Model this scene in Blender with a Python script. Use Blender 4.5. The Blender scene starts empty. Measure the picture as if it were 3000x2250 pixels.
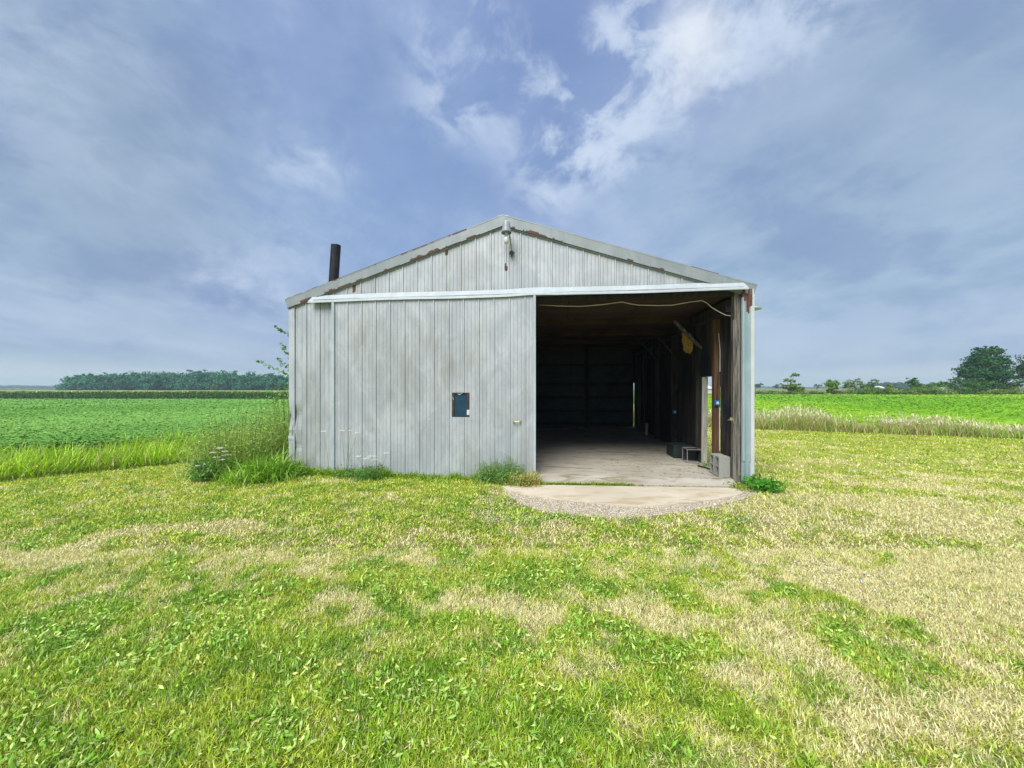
import bpy, bmesh, math, random
import numpy as np
from mathutils import Vector, Matrix
sc = bpy.context.scene
R = math.radians
rng = np.random.default_rng(7)
random.seed(7)

# ------------------------------------------------------------------ camera
EYE = 1.6; F = 1127.0; CX = 1500.0; HY = 1137.0          # photo measurements (3000 px wide)
cam_d = bpy.data.cameras.new("camera"); cam = bpy.data.objects.new("camera", cam_d)
sc.collection.objects.link(cam); sc.camera = cam
cam_d.sensor_width = 36.0; cam_d.lens = 36.0 * F / 3000.0
cam.location = (0, 0, EYE); cam.rotation_euler = (R(90.0), 0, 0)
cam_d.shift_y = 12.0 / 3000.0
cam_d.clip_start = 0.05; cam_d.clip_end = 8000
sc.view_settings.view_transform = 'Standard'; sc.view_settings.look = 'None'
sc.view_settings.gamma = 1.0; sc.view_settings.use_curve_mapping = False
EXPO = 1.65
sc.view_settings.exposure = EXPO
K = 2.0 ** EXPO
SUN_EL, SUN_AZ = 52.0, 205.0     # degrees; azimuth clockwise from +Y (camera looks along +Y)

# ------------------------------------------------------------------ node helpers
def lin(c):
    return tuple(((v / 255.0) / 12.92 if v / 255.0 <= .04045 else ((v / 255.0 + .055) / 1.055) ** 2.4) for v in c)
class NT:
    def __init__(s, tree): s.t = tree; s.n = tree.nodes; s.l = tree.links
    def node(s, kind, **kw):
        n = s.n.new(kind)
        for k, v in kw.items(): setattr(n, k, v)
        return n
    def put(s, sock, v):
        if v is None: return
        if hasattr(v, 'is_output'): s.l.new(v, sock)
        else: sock.default_value = v if not (isinstance(v, tuple) and len(v) == 3 and sock.type == 'RGBA') else (*v, 1)
    def math(s, op, a, b=None, c=None, clamp=False):
        n = s.node('ShaderNodeMath', operation=op); n.use_clamp = clamp
        s.put(n.inputs[0], a); s.put(n.inputs[1], b)
        if c is not None: s.put(n.inputs[2], c)
        return n.outputs[0]
    def vmath(s, op, a, b=None):
        n = s.node('ShaderNodeVectorMath', operation=op); s.put(n.inputs[0], a)
        if b is not None: s.put(n.inputs[1], b)
        return n.outputs['Value'] if op in ('DOT_PRODUCT', 'LENGTH', 'DISTANCE') else n.outputs[0]
    def mix(s, f, a, b, mode='MIX'):
        n = s.node('ShaderNodeMix', data_type='RGBA', blend_type=mode)
        s.put(n.inputs[0], f); s.put(n.inputs[6], a); s.put(n.inputs[7], b)
        return n.outputs[2]
    def noise(s, vec, scale, detail=4.0, rough=.55, dist=0.0, color=False):
        n = s.node('ShaderNodeTexNoise'); s.put(n.inputs['Vector'], vec)
        n.inputs['Scale'].default_value = scale; n.inputs['Detail'].default_value = detail
        n.inputs['Roughness'].default_value = rough; n.inputs['Distortion'].default_value = dist
        return n.outputs['Color' if color else 'Fac']
    def ss(s, v, a, b, lo=0.0, hi=1.0):
        n = s.node('ShaderNodeMapRange', interpolation_type='SMOOTHSTEP')
        s.put(n.inputs[0], v); n.inputs[1].default_value = a; n.inputs[2].default_value = b
        n.inputs[3].default_value = lo; n.inputs[4].default_value = hi
        return n.outputs[0]
    def scale(s, vec, sc3, rot=(0, 0, 0), loc=(0, 0, 0)):
        n = s.node('ShaderNodeMapping'); s.put(n.inputs['Vector'], vec)
        n.inputs['Scale'].default_value = sc3; n.inputs['Rotation'].default_value = rot; n.inputs['Location'].default_value = loc
        return n.outputs[0]

# ------------------------------------------------------------------ world: broken overcast
w = bpy.data.worlds.new("World"); sc.world = w; w.use_nodes = True
N = NT(w.node_tree); w.node_tree.nodes.clear()
tc = N.node('ShaderNodeTexCoord').outputs['Generated']
sky = N.node('ShaderNodeTexSky', sky_type='NISHITA'); sky.sun_disc = False
sky.sun_elevation = R(SUN_EL); sky.sun_rotation = R(SUN_AZ)
dirn = N.vmath('NORMALIZE', tc)
sep = N.node('ShaderNodeSeparateXYZ'); N.put(sep.inputs[0], dirn)
dx, dy, dz = sep.outputs
zz = N.math('ADD', N.math('MAXIMUM', dz, 0.0), 0.16)
comb = N.node('ShaderNodeCombineXYZ')
N.put(comb.inputs[0], N.math('DIVIDE', dx, zz)); N.put(comb.inputs[1], N.math('DIVIDE', dy, zz)); comb.inputs[2].default_value = 0.3
plane = comb.outputs[0]
def C(c): return tuple(v / K for v in lin(c))
def blob(px, py, r, warp=0.0, soft=1.0):
    v = Vector(((px - CX) / F, 1.0, (HY - py) / F)).normalized()
    d = N.vmath('DISTANCE', dwarp if warp else dirn, tuple(v))
    return N.ss(d, r * (1 - .95 * soft), r, 1.0, 0.0)
wn = N.noise(dirn, 3.2, 5.0, .6, color=True)
dwarp = N.vmath('ADD', dirn, N.vmath('MULTIPLY', N.vmath('SUBTRACT', wn, (.5, .5, .5)), (.24, .24, .24)))
n_big = N.noise(N.scale(plane, (1.0, .75, 1), (0, 0, R(28)), (3.1, 1.7, 0)), 0.55, 8.0, .60, .35)
n_mid = N.noise(N.scale(plane, (1.0, .55, 1), (0, 0, R(35)), (7.3, 2.2, 0)), 1.5, 9.0, .62, .2)
n_hue = N.noise(N.scale(plane, (1, 1, 1), (0, 0, 0), (1.3, 9.1, 0)), 0.55, 3.0, .5, .3)
n_fine = N.noise(N.scale(dirn, (1, 1, 1.35), (0, R(-25), 0)), 7.5, 9.0, .60, .35)
grey = N.mix(N.ss(n_hue, .38, .62), C((162, 185, 209)), C((168, 184, 213)))
dark = N.mix(N.ss(n_hue, .35, .6), C((134, 162, 192)), C((143, 162, 203)))
col = N.mix(N.ss(n_big, .40, .60), dark, grey)
light = C((192, 209, 227))
col = N.mix(N.math('MULTIPLY', N.ss(n_mid, .46, .68), .50), col, light)
n_tex = N.noise(N.scale(dirn, (1, 1, 1.7), (0, R(-28), 0), (4, 2, 1)), 3.4, 9.0, .60, .1)
col = N.mix(N.math('MULTIPLY', N.ss(n_tex, .50, .66), .60), col, C((184, 200, 222)))
col = N.mix(N.math('MULTIPLY', N.ss(n_tex, .50, .36), .70), col, C((124, 146, 188)))
# bluer middle
col = N.mix(N.math('MULTIPLY', blob(1500, 350, .7, 1), .35), col, C((130, 163, 212)))
def add_blob(c, px, py, r, rgb, amt, lo=.42, hi=.62, src=None):
    m = N.math('MULTIPLY', blob(px, py, r, 1), N.ss(src if src is not None else n_fine, lo, hi))
    return N.mix(N.math('MULTIPLY', m, amt), c, C(rgb))
col = N.mix(N.math('MULTIPLY', blob(1650, 95, .26, 1), .6), col, C((116, 140, 190)))
col = N.mix(N.math('MULTIPLY', blob(300, 480, .34, 1), .55), col, C((134, 155, 180)))
col = N.mix(N.math('MULTIPLY', blob(2650, 330, .5, 1), .4), col, C((142, 165, 192)))
col = N.mix(N.math('MULTIPLY', blob(1100, 640, .4, 1), .45), col, C((126, 159, 203)))
bright = (207, 222, 241)
for (px, py, r, a) in [(2400, 0, .12, .6), (2250, 50, .13, .65), (2100, 90, .16, .8), (1980, 140, .19, .9), (1880, 220, .18, .85), (1760, 280, .18, .8), (1400, 240, .17, .95),
                       (1640, 420, .22, .95), (1690, 400, .14, .8), (900, 440, .1, .85), (1300, 200, .22, .35),
                       (100, 190, .3, .35), (900, 800, .25, .4), (700, 820, .12, .5)]:
    col = add_blob(col, px, py, r, bright, a * .9, .42, .66)
col = N.mix(N.math('MULTIPLY', blob(2010, 140, .09, 1), .8), col, C((236, 242, 250)))
# horizon: paler band under the cloud base
el = dz
hz = N.ss(el, .0, .22, 1.0, 0.0)
col = N.mix(N.math('MULTIPLY', hz, .55), col, C((163, 185, 208)))
edge = N.math('ADD', el, N.math('MULTIPLY', N.math('SUBTRACT', N.noise(N.scale(dirn, (1, 1, 6)), 3.0, 3.0), .5), .03))
col = N.mix(N.math('MULTIPLY', N.ss(edge, .022, .05, 1.0, 0.0), .75), col, C((184, 202, 218)))
leftm = N.ss(dx, -.62, -.9, 0.0, 1.0) if False else N.ss(dx, -.9, -.5, 1.0, 0.0)
col = N.mix(N.math('MULTIPLY', N.math('MULTIPLY', N.ss(el, .0, .07, 1.0, 0.0), leftm), .7), col, C((205, 218, 228)))
skyc = N.vmath('MULTIPLY', sky.outputs[0], (.06, .06, .06))
col = N.mix(.08, col, skyc)
# below the horizon: ground-coloured reflection only
col = N.mix(N.ss(el, -.02, .0, 1.0, 0.0), col, C((120, 140, 110)))
bg = N.node('ShaderNodeBackground'); N.put(bg.inputs[0], col); bg.inputs[1].default_value = 1.06
out = N.node('ShaderNodeOutputWorld'); N.l.new(bg.outputs[0], out.inputs[0])

# ------------------------------------------------------------------ sun
sd = bpy.data.lights.new("sun", 'SUN'); sd.energy = 1.5; sd.angle = R(36); sd.color = (1, .96, .9)
so = bpy.data.objects.new("sun", sd); sc.collection.objects.link(so)
sv = Vector((math.sin(R(SUN_AZ)) * math.cos(R(SUN_EL)), math.cos(R(SUN_AZ)) * math.cos(R(SUN_EL)), math.sin(R(SUN_EL))))
so.rotation_euler = sv.to_track_quat('Z', 'Y').to_euler(); so.location = sv * 50
sc.cycles.use_denoising = True
sc.cycles.max_bounces = 8; sc.cycles.diffuse_bounces = 4; sc.cycles.transparent_max_bounces = 8
sc.cycles.volume_bounces = 0

# ------------------------------------------------------------------ numpy noise
def _hash(ix, iy, seed):
    h = (ix * 374761393 + iy * 668265263 + seed * 974634777) & 0xffffffff
    h = ((h ^ (h >> 13)) * 1274126177) & 0xffffffff
    return ((h ^ (h >> 16)) & 0xffff) / 65535.0
def vnoise(x, y, seed=0):
    ix = np.floor(x).astype(np.int64); iy = np.floor(y).astype(np.int64)
    fx = x - ix; fy = y - iy; fx = fx * fx * (3 - 2 * fx); fy = fy * fy * (3 - 2 * fy)
    a = _hash(ix, iy, seed); b = _hash(ix + 1, iy, seed); c = _hash(ix, iy + 1, seed); d = _hash(ix + 1, iy + 1, seed)
    return a + (b - a) * fx + (c - a) * fy + (a - b - c + d) * fx * fy
def fbm(x, y, seed=0, oct=4, g=.5):
    s = 0; a = 1; t = 0
    for o in range(oct):
        s = s + a * vnoise(x * 2 ** o + 17.3 * o, y * 2 ** o - 9.1 * o, seed + o); t += a; a *= g
    return s / t
def sstep(x, a, b):
    t = np.clip((x - a) / (b - a), 0, 1); return t * t * (3 - 2 * t)

# ------------------------------------------------------------------ materials
def new_mat(name):
    m = bpy.data.materials.new(name); m.use_nodes = True; m.node_tree.nodes.clear(); return m, NT(m.node_tree)
def finish(n, bsdf):
    o = n.node('ShaderNodeOutputMaterial'); n.l.new(bsdf, o.inputs[0])
def principled(n, col, rough=.6, metal=0.0, spec=.5, bump=None, bstr=.3, bdist=.01):
    b = n.node('ShaderNodeBsdfPrincipled'); n.put(b.inputs['Base Color'], col); n.put(b.inputs['Roughness'], rough)
    n.put(b.inputs['Metallic'], metal); n.put(b.inputs['Specular IOR Level'], spec)
    if bump is not None:
        bn = n.node('ShaderNodeBump'); bn.inputs['Strength'].default_value = bstr; bn.inputs['Distance'].default_value = bdist
        n.put(bn.inputs['Height'], bump); n.l.new(bn.outputs[0], b.inputs['Normal'])
    return b
def obc(n): return n.node('ShaderNodeTexCoord').outputs['Object']
def attr(n, name, vec=True):
    a = n.node('ShaderNodeAttribute'); a.attribute_name = name
    return a.outputs['Color' if vec else 'Fac']
def mat_simple(name, c1, c2, scale=(4, 4, 4), rough=.7, metal=0, spec=.4, bstr=.3, detail=5, lo=.3, hi=.7):
    m, n = new_mat(name); v = n.scale(obc(n), scale); f = n.noise(v, 1.0, detail, .6)
    c = n.mix(n.ss(f, lo, hi), c1, c2)
    b = principled(n, c, rough, metal, spec, f, bstr); finish(n, b.outputs[0]); return m
def mat_foliage(name, trans=.3, rough=.55, spec=.25):
    m, n = new_mat(name); c = attr(n, 'Col')
    b = principled(n, c, rough, 0, spec)
    t = n.node('ShaderNodeBsdfTranslucent'); n.put(t.inputs[0], c)
    ms = n.node('ShaderNodeMixShader'); ms.inputs[0].default_value = trans
    n.l.new(b.outputs[0], ms.inputs[1]); n.l.new(t.outputs[0], ms.inputs[2]); finish(n, ms.outputs[0]); return m
def mat_metal(name, base, base2, dark, rough=.5, metal=.25, stain=(.33, .335, .315), seam=None):
    m, n = new_mat(name); o = obc(n)
    streak = n.noise(n.scale(o, (34, 34, 1.1)), 1.0, 4, .6)
    blot = n.noise(n.scale(o, (2.6, 2.6, 1.5)), 1.0, 8, .66, .8)
    fine = n.noise(n.scale(o, (22, 22, 12)), 1.0, 5, .65)
    c = n.mix(n.ss(blot, .38, .66), base, base2)
    c = n.mix(n.math('MULTIPLY', n.ss(streak, .5, .8), .5), c, dark)
    c = n.mix(n.math('MULTIPLY', n.ss(fine, .55, .75), .35), c, dark)
    c = n.mix(n.math('MULTIPLY', n.ss(fine, .42, .28), .3), c, tuple(min(1, x * 1.25) for x in base2))
    st = attr(n, 'StainShade')
    ss_ = n.node('ShaderNodeSeparateColor'); n.put(ss_.inputs[0], st)
    sm = n.math('MULTIPLY', ss_.outputs[0], n.ss(n.noise(n.scale(o, (9, 9, 2.4)), 1.0, 6, .7), .3, .62), clamp=True)
    c = n.mix(sm, c, stain)
    # green channel of Stain = rust, blue = dark crease lines, rib shade painted in with dirt
    rn = n.noise(n.scale(o, (40, 40, 40)), 1.0, 3, .7)
    rc = n.mix(n.ss(rn, .35, .65), (.055, .014, .010), (.15, .045, .020))
    c = n.mix(n.math('MULTIPLY', n.ss(n.math('ADD', ss_.outputs[1], n.math('MULTIPLY', n.math('SUBTRACT', rn, .5), .7)), .35, .65), .95), c, rc)
    c = n.mix(n.math('MULTIPLY', ss_.outputs[2], n.ss(n.noise(n.scale(o, (1.5, 1.5, .5)), 1.0, 4), .3, .7, .35, .95)), c, tuple(x * .42 for x in dark))
    r = n.math('ADD', rough, n.math('MULTIPLY', ss_.outputs[1], .3))
    b = principled(n, c, r, n.math('MULTIPLY', n.math('SUBTRACT', 1.0, ss_.outputs[1]), metal), .5, blot, .12, .02)
    finish(n, b.outputs[0]); return m
M = {}
M['galv'] = mat_metal('galvanized_sheet', (.41, .44, .475), (.53, .56, .59), (.27, .30, .325))
M['trim'] = mat_metal('galvanized_trim', (.235, .275, .30), (.30, .345, .365), (.18, .215, .235), rough=.5)
M['white'] = mat_metal('white_painted_metal', (.38, .44, .47), (.46, .52, .54), (.32, .38, .42), rough=.5, metal=0)
M['blue_strip'] = mat_metal('weathered_bluish_strip', (.28, .38, .42), (.36, .47, .51), (.19, .30, .33), rough=.5, metal=.1)
M['whitetrim'] = mat_metal('pale_corner_trim', (.55, .59, .59), (.64, .67, .66), (.45, .49, .50), rough=.45, metal=0)
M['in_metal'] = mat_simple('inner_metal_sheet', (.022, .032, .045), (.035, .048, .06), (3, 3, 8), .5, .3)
M['roof'] = mat_simple('roof_sheet', (.34, .37, .38), (.45, .47, .47), (3, 3, 3), .5, .3)
M['greywood'] = mat_simple('weathered_grey_wood', (.035, .033, .03), (.24, .22, .18), (30, 30, 2.2), .85, bstr=.6)
M['palewood'] = mat_simple('pale_grey_plank_wood', (.30, .29, .25), (.55, .53, .46), (26, 26, 2.2), .85, bstr=.5)
M['darkwood'] = mat_simple('old_dark_wood', (.014, .014, .015), (.04, .036, .032), (14, 14, 1.6), .85, bstr=.5)
M['newwood'] = mat_simple('brown_pine_wood', (.085, .045, .022), (.20, .11, .05), (26, 26, 1.6), .75, bstr=.4)
M['redwood'] = mat_simple('red_painted_wood', (.16, .035, .02), (.26, .07, .04), (20, 20, 3), .7)
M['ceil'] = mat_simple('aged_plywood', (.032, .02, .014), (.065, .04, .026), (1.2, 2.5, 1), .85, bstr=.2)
M['black'] = mat_simple('black_metal', (.02, .022, .025), (.05, .05, .055), (8, 8, 8), .45)
M['chim'] = mat_simple('sooty_steel', (.012, .015, .025), (.06, .04, .035), (14, 14, 5), .6, .3, lo=.4, hi=.85)
M['cable'] = mat_simple('cream_cable', (.55, .50, .38), (.6, .55, .42), (10, 10, 10), .5)
M['bluebox'] = mat_simple('blue_plastic', (.0, .16, .38), (.0, .20, .45), (9, 9, 9), .4)
M['plastic_white'] = mat_simple('white_plastic', (.7, .72, .72), (.8, .8, .8), (9, 9, 9), .4)
M['lamp_grey'] = mat_simple('lamp_grey_plastic', (.26, .29, .33), (.32, .35, .40), (12, 12, 12), .4)
M['lens'] = mat_simple('lamp_pale_lens', (.55, .60, .60), (.62, .66, .66), (9, 9, 9), .25)
M['steel'] = mat_simple('conduit_steel', (.34, .32, .34), (.48, .45, .46), (9, 9, 20), .4, .5)
M['brass'] = mat_simple('worn_brass', (.30, .22, .10), (.55, .46, .28), (60, 60, 60), .35, .5)
M['insul'] = mat_simple('yellow_insulation', (.30, .16, .03), (.50, .32, .07), (25, 25, 25), .95, bstr=.9)
M['block'] = mat_simple('cinder_block', (.25, .26, .235), (.36, .36, .325), (60, 60, 60), .95, bstr=.6)
M['boardblue'] = mat_simple('blue_grey_board', (.010, .042, .075), (.016, .065, .105), (9, 9, 9), .35)
M['woodframe'] = mat_simple('reddish_window_wood', (.04, .022, .02), (.14, .06, .048), (20, 20, 5), .8)
M['bark'] = mat_simple('tree_bark', (.10, .08, .06), (.20, .17, .13), (6, 6, 1.5), .9, bstr=.6)
M['leaf'] = mat_foliage('leaf'); M['grass'] = mat_foliage('grass_blade', .22, .42, .45)
M['far_leaf'] = mat_foliage('far_leaf', .12, .8, .1)
M['flower'] = mat_simple('white_flower', (.75, .76, .70), (.85, .85, .8), (60, 60, 60), .8)
M['white_roof'] = mat_simple('white_roof_sheet', (.7, .72, .74), (.8, .8, .8), (1, 1, 1), .5)
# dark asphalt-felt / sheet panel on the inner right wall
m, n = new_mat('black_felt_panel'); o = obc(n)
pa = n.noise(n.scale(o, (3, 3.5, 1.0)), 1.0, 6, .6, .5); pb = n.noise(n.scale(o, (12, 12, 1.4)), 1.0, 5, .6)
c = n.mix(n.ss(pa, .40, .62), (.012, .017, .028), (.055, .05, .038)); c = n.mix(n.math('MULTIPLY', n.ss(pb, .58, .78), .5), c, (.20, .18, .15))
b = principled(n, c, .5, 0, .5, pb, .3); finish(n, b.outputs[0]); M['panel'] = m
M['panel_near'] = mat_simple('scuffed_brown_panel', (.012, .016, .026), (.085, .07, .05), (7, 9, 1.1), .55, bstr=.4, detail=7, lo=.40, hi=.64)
# concrete
def mat_conc(name, c1, c2, c3, bstr=.25):
    m, n = new_mat(name); o = obc(n)
    a = n.noise(n.scale(o, (1.1, 1.1, 1)), 1.0, 6, .6, .4); f = n.noise(n.scale(o, (70, 70, 70)), 1.0, 3, .6)
    s = n.noise(n.scale(o, (1.6, 5.0, 1)), 1.0, 6, .65, .8)
    c = n.mix(n.ss(a, .35, .68), c1, c2); c = n.mix(n.math('MULTIPLY', n.ss(s, .50, .66), .8), c, c3)
    c = n.mix(n.math('MULTIPLY', n.ss(f, .5, .75), .3), c, tuple(x * .55 for x in c1))
    v = n.node('ShaderNodeTexVoronoi', feature='DISTANCE_TO_EDGE'); v.inputs['Scale'].default_value = .4
    n.put(v.inputs['Vector'], n.vmath('ADD', o, n.vmath('MULTIPLY', n.noise(o, 2.5, 5, .6, color=True), (.5, .5, .5))))
    c = n.mix(n.math('MULTIPLY', n.ss(v.outputs[0], .0, .006, .6, 0.0), n.ss(n.noise(o, .5, 2), .5, .6)), c, (.10, .085, .06))
    b = principled(n, c, .85, 0, .3, f, bstr, .004); finish(n, b.outputs[0]); return m
M['floor'] = mat_conc('worn_concrete', (.37, .34, .275), (.47, .44, .37), (.22, .17, .095))
M['apron'] = mat_conc('pale_concrete', (.56, .49, .37), (.66, .59, .46), (.46, .36, .21))
M['stone'] = mat_foliage('pebble', 0.0, .85, .2)
# ground: vertex colour plus fine soil grain
m, n = new_mat('ground_turf'); o = obc(n); c = attr(n, 'Col')
f = n.noise(n.scale(o, (30, 30, 30)), 1.0, 5, .7); f2 = n.noise(n.scale(o, (160, 160, 160)), 1.0, 2, .6)
c = n.mix(n.math('MULTIPLY', n.ss(f, .40, .70), .45), c, n.vmath('MULTIPLY', c, (.6, .62, .55)))
b = principled(n, c, .95, 0, .1, f2, .5, .02); finish(n, b.outputs[0]); M['ground'] = m
M['crop'] = mat_foliage('crop_canopy', 0.0, .9, .1)

# ------------------------------------------------------------------ mesh helpers
COL = sc.collection
def link(name, me, mat=None, parent=None):
    ob = bpy.data.objects.new(name, me); COL.objects.link(ob)
    if mat is not None: me.materials.append(M[mat] if isinstance(mat, str) else mat)
    if parent is not None: ob.parent = parent
    return ob
def tag(o, label=None, cat=None, group=None, kind=None):
    if label: o['label'] = label
    if cat: o['category'] = cat
    if group: o['group'] = group
    if kind: o['kind'] = kind
    return o
def empty(name, loc, rz=0, label=None, cat=None, group=None):
    o = bpy.data.objects.new(name, None); COL.objects.link(o); o.location = loc; o.rotation_euler = (0, 0, rz)
    o.empty_display_size = .2
    return tag(o, label, cat, group)
class MB:
    def __init__(s): s.v = []; s.f = []
    def poly(s, pts):
        i = len(s.v); s.v += [tuple(p) for p in pts]; s.f.append(tuple(range(i, i + len(pts))))
    def box(s, x0, x1, y0, y1, z0, z1):
        i = len(s.v)
        s.v += [(x0, y0, z0), (x1, y0, z0), (x1, y1, z0), (x0, y1, z0), (x0, y0, z1), (x1, y0, z1), (x1, y1, z1), (x0, y1, z1)]
        s.f += [tuple(i + k for k in q) for q in ((0, 3, 2, 1), (4, 5, 6, 7), (0, 1, 5, 4), (1, 2, 6, 5), (2, 3, 7, 6), (3, 0, 4, 7))]
        return s
    def bar(s, a, b, wx, wy, up=(0, 0, 1)):
        a, b = Vector(a), Vector(b); d = (b - a).normalized(); u = Vector(up)
        if abs(d.dot(u)) > .95: u = Vector((0, 1, 0))
        x = d.cross(u).normalized(); y = x.cross(d).normalized(); i = len(s.v)
        for p in (a, b):
            for sx, sy in ((-1, -1), (1, -1), (1, 1), (-1, 1)): s.v.append(tuple(p + x * sx * wx / 2 + y * sy * wy / 2))
        s.f += [(i, i + 3, i + 2, i + 1), (i + 4, i + 5, i + 6, i + 7)] + [(i + k, i + (k + 1) % 4, i + 4 + (k + 1) % 4, i + 4 + k) for k in range(4)]
        return s
    def tube(s, pts, rad, seg=8, caps=True):
        pts = [Vector(p) for p in pts]; rad = rad if hasattr(rad, '__len__') else [rad] * len(pts); i0 = len(s.v)
        ref = None
        for k, p in enumerate(pts):
            d = (pts[min(k + 1, len(pts) - 1)] - pts[max(k - 1, 0)]).normalized()
            if ref is None: ref = Vector((1, 0, 0)) if abs(d.x) < .9 else Vector((0, 1, 0))
            x = (ref - d * ref.dot(d)).normalized(); ref = x; y = d.cross(x)
            for j in range(seg):
                t = 2 * math.pi * j / seg; s.v.append(tuple(p + (x * math.cos(t) + y * math.sin(t)) * rad[k]))
        for k in range(len(pts) - 1):
            for j in range(seg):
                a = i0 + k * seg + j; b = i0 + k * seg + (j + 1) % seg; s.f.append((a, b, b + seg, a + seg))
        if caps:
            s.f.append(tuple(i0 + j for j in reversed(range(seg)))); s.f.append(tuple(i0 + (len(pts) - 1) * seg + j for j in range(seg)))
        return s
    def lathe(s, prof, c, seg=20):
        i0 = len(s.v)
        for r, z in prof:
            for j in range(seg):
                t = 2 * math.pi * j / seg; s.v.append((c[0] + r * math.cos(t), c[1] + r * math.sin(t), c[2] + z))
        for k in range(len(prof) - 1):
            for j in range(seg):
                a = i0 + k * seg + j; b = i0 + k * seg + (j + 1) % seg; s.f.append((a, b, b + seg, a + seg))
        return s
    def build(s, name, mat, parent=None, bevel=0, smooth=False, cols=None):
        me = bpy.data.meshes.new(name); me.from_pydata(s.v, [], s.f); me.update()
        if cols is not None:
            ca = me.color_attributes.new('StainShade', 'FLOAT_COLOR', 'POINT'); a = np.ones((len(s.v), 4), np.float32); a[:, :3] = cols
            ca.data.foreach_set('color', a.ravel())
        ob = link(name, me, mat, parent)
        if smooth:
            for p in me.polygons: p.use_smooth = True
        if bevel:
            b = ob.modifiers.new('bevel', 'BEVEL'); b.width = bevel; b.segments = 2; b.limit_method = 'ANGLE'
        return ob
def np_mesh(name, V, T, mat, parent=None, col=None, smooth=False):
    """V (n,3), T (m,k) faces all with k corners, col per face (m,3)"""
    me = bpy.data.meshes.new(name); k = T.shape[1]
    me.vertices.add(len(V)); me.vertices.foreach_set('co', V.astype(np.float32).ravel())
    me.loops.add(T.size); me.loops.foreach_set('vertex_index', T.astype(np.int32).ravel())
    me.polygons.add(len(T)); me.polygons.foreach_set('loop_start', np.arange(0, T.size, k, dtype=np.int32))
    me.polygons.foreach_set('loop_total', np.full(len(T), k, dtype=np.int32))
    me.update(calc_edges=True)
    if smooth: me.polygons.foreach_set('use_smooth', np.ones(len(T), bool))
    if col is not None:
        dom = 'FACE' if len(col) == len(T) and len(col) != len(V) else 'POINT'
        a = me.attributes.new('Col', 'FLOAT_COLOR', dom); c = np.ones((len(col), 4), np.float32); c[:, :3] = col
        a.data.foreach_set('color', c.ravel())
    return link(name, me, mat, parent)

def blades(P, L, W, yaw, lean, curl, col, kind=0):
    """grass blades: root P, length L, width W, yaw, lean (rad from vertical at root), curl (extra rad at tip)"""
    n = len(P); d = np.stack([np.cos(yaw), np.sin(yaw), 0 * yaw], 1); s = np.stack([-np.sin(yaw), np.cos(yaw), 0 * yaw], 1)
    tw = rng.uniform(-.9, .9, n); s = s * np.cos(tw)[:, None] + d * np.sin(tw)[:, None]
    up = np.array([0, 0, 1.0]); l1 = lean + curl * .5; l2 = lean + curl
    p1 = P + (d * np.sin(l1)[:, None] + up * np.cos(l1)[:, None]) * (L * .55)[:, None]
    p2 = p1 + (d * np.sin(l2)[:, None] + up * np.cos(l2)[:, None]) * (L * .45)[:, None]
    h = (W / 2)[:, None]
    V = np.stack([P - s * h * .7, P + s * h * .7, p1 - s * h, p1 + s * h, p2], 1).reshape(-1, 3)
    b = (np.arange(n) * 5)[:, None]
    T = np.concatenate([b + np.array([[0, 1, 3]]), b + np.array([[0, 3, 2]]), b + np.array([[2, 3, 4]])], 1).reshape(-1, 3)
    return V, T, np.repeat(col, 3, 0)
def leaves(P, L, W, nrm_jit, col, up_bias=.6, out=None):
    """diamond leaves (two triangles folded on the midrib) centred at P"""
    n = len(P)
    d = rng.normal(size=(n, 3)); d[:, 2] *= nrm_jit; d /= np.linalg.norm(d, axis=1)[:, None]
    nn = rng.normal(size=(n, 3)); nn[:, 2] += up_bias * 3
    if out is not None: nn += out * 2.0
    s = np.cross(d, nn); s /= np.linalg.norm(s, axis=1)[:, None] + 1e-9
    m = np.cross(s, d)
    a = P - d * (L / 2)[:, None]; b = P + d * (L / 2)[:, None]; c0 = P - m * (W * .12)[:, None]
    l = c0 + s * (W / 2)[:, None] - d * (L * .08)[:, None]; r = c0 - s * (W / 2)[:, None] - d * (L * .08)[:, None]
    V = np.stack([a, l, b, r], 1).reshape(-1, 3); k = (np.arange(n) * 4)[:, None]
    T = np.concatenate([k + np.array([[0, 1, 2]]), k + np.array([[0, 2, 3]])], 1).reshape(-1, 3)
    return V, T, np.repeat(col, 2, 0)
def join(parts):
    Vs, Ts, Cs = [], [], []; o = 0
    for V, T, c in parts: Vs.append(V); Ts.append(T + o); Cs.append(c); o += len(V)
    return np.concatenate(Vs), np.concatenate(Ts), np.concatenate(Cs)
def jit(base, n, amt=.25, hue=.08):
    b = np.asarray(base, float); b = np.broadcast_to(b, (n, 3)) if b.ndim == 1 else b
    return np.clip(b * rng.uniform(1 - amt, 1 + amt, (n, 1)) * (1 + rng.normal(0, hue, (n, 3))), .005, .95)
def px(x, y, z=0.0):      # photo measurement -> plan position of a point at height z
    Y = (EYE - z) * F / (y - HY); return ((x - CX) / F * Y, Y)

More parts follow.
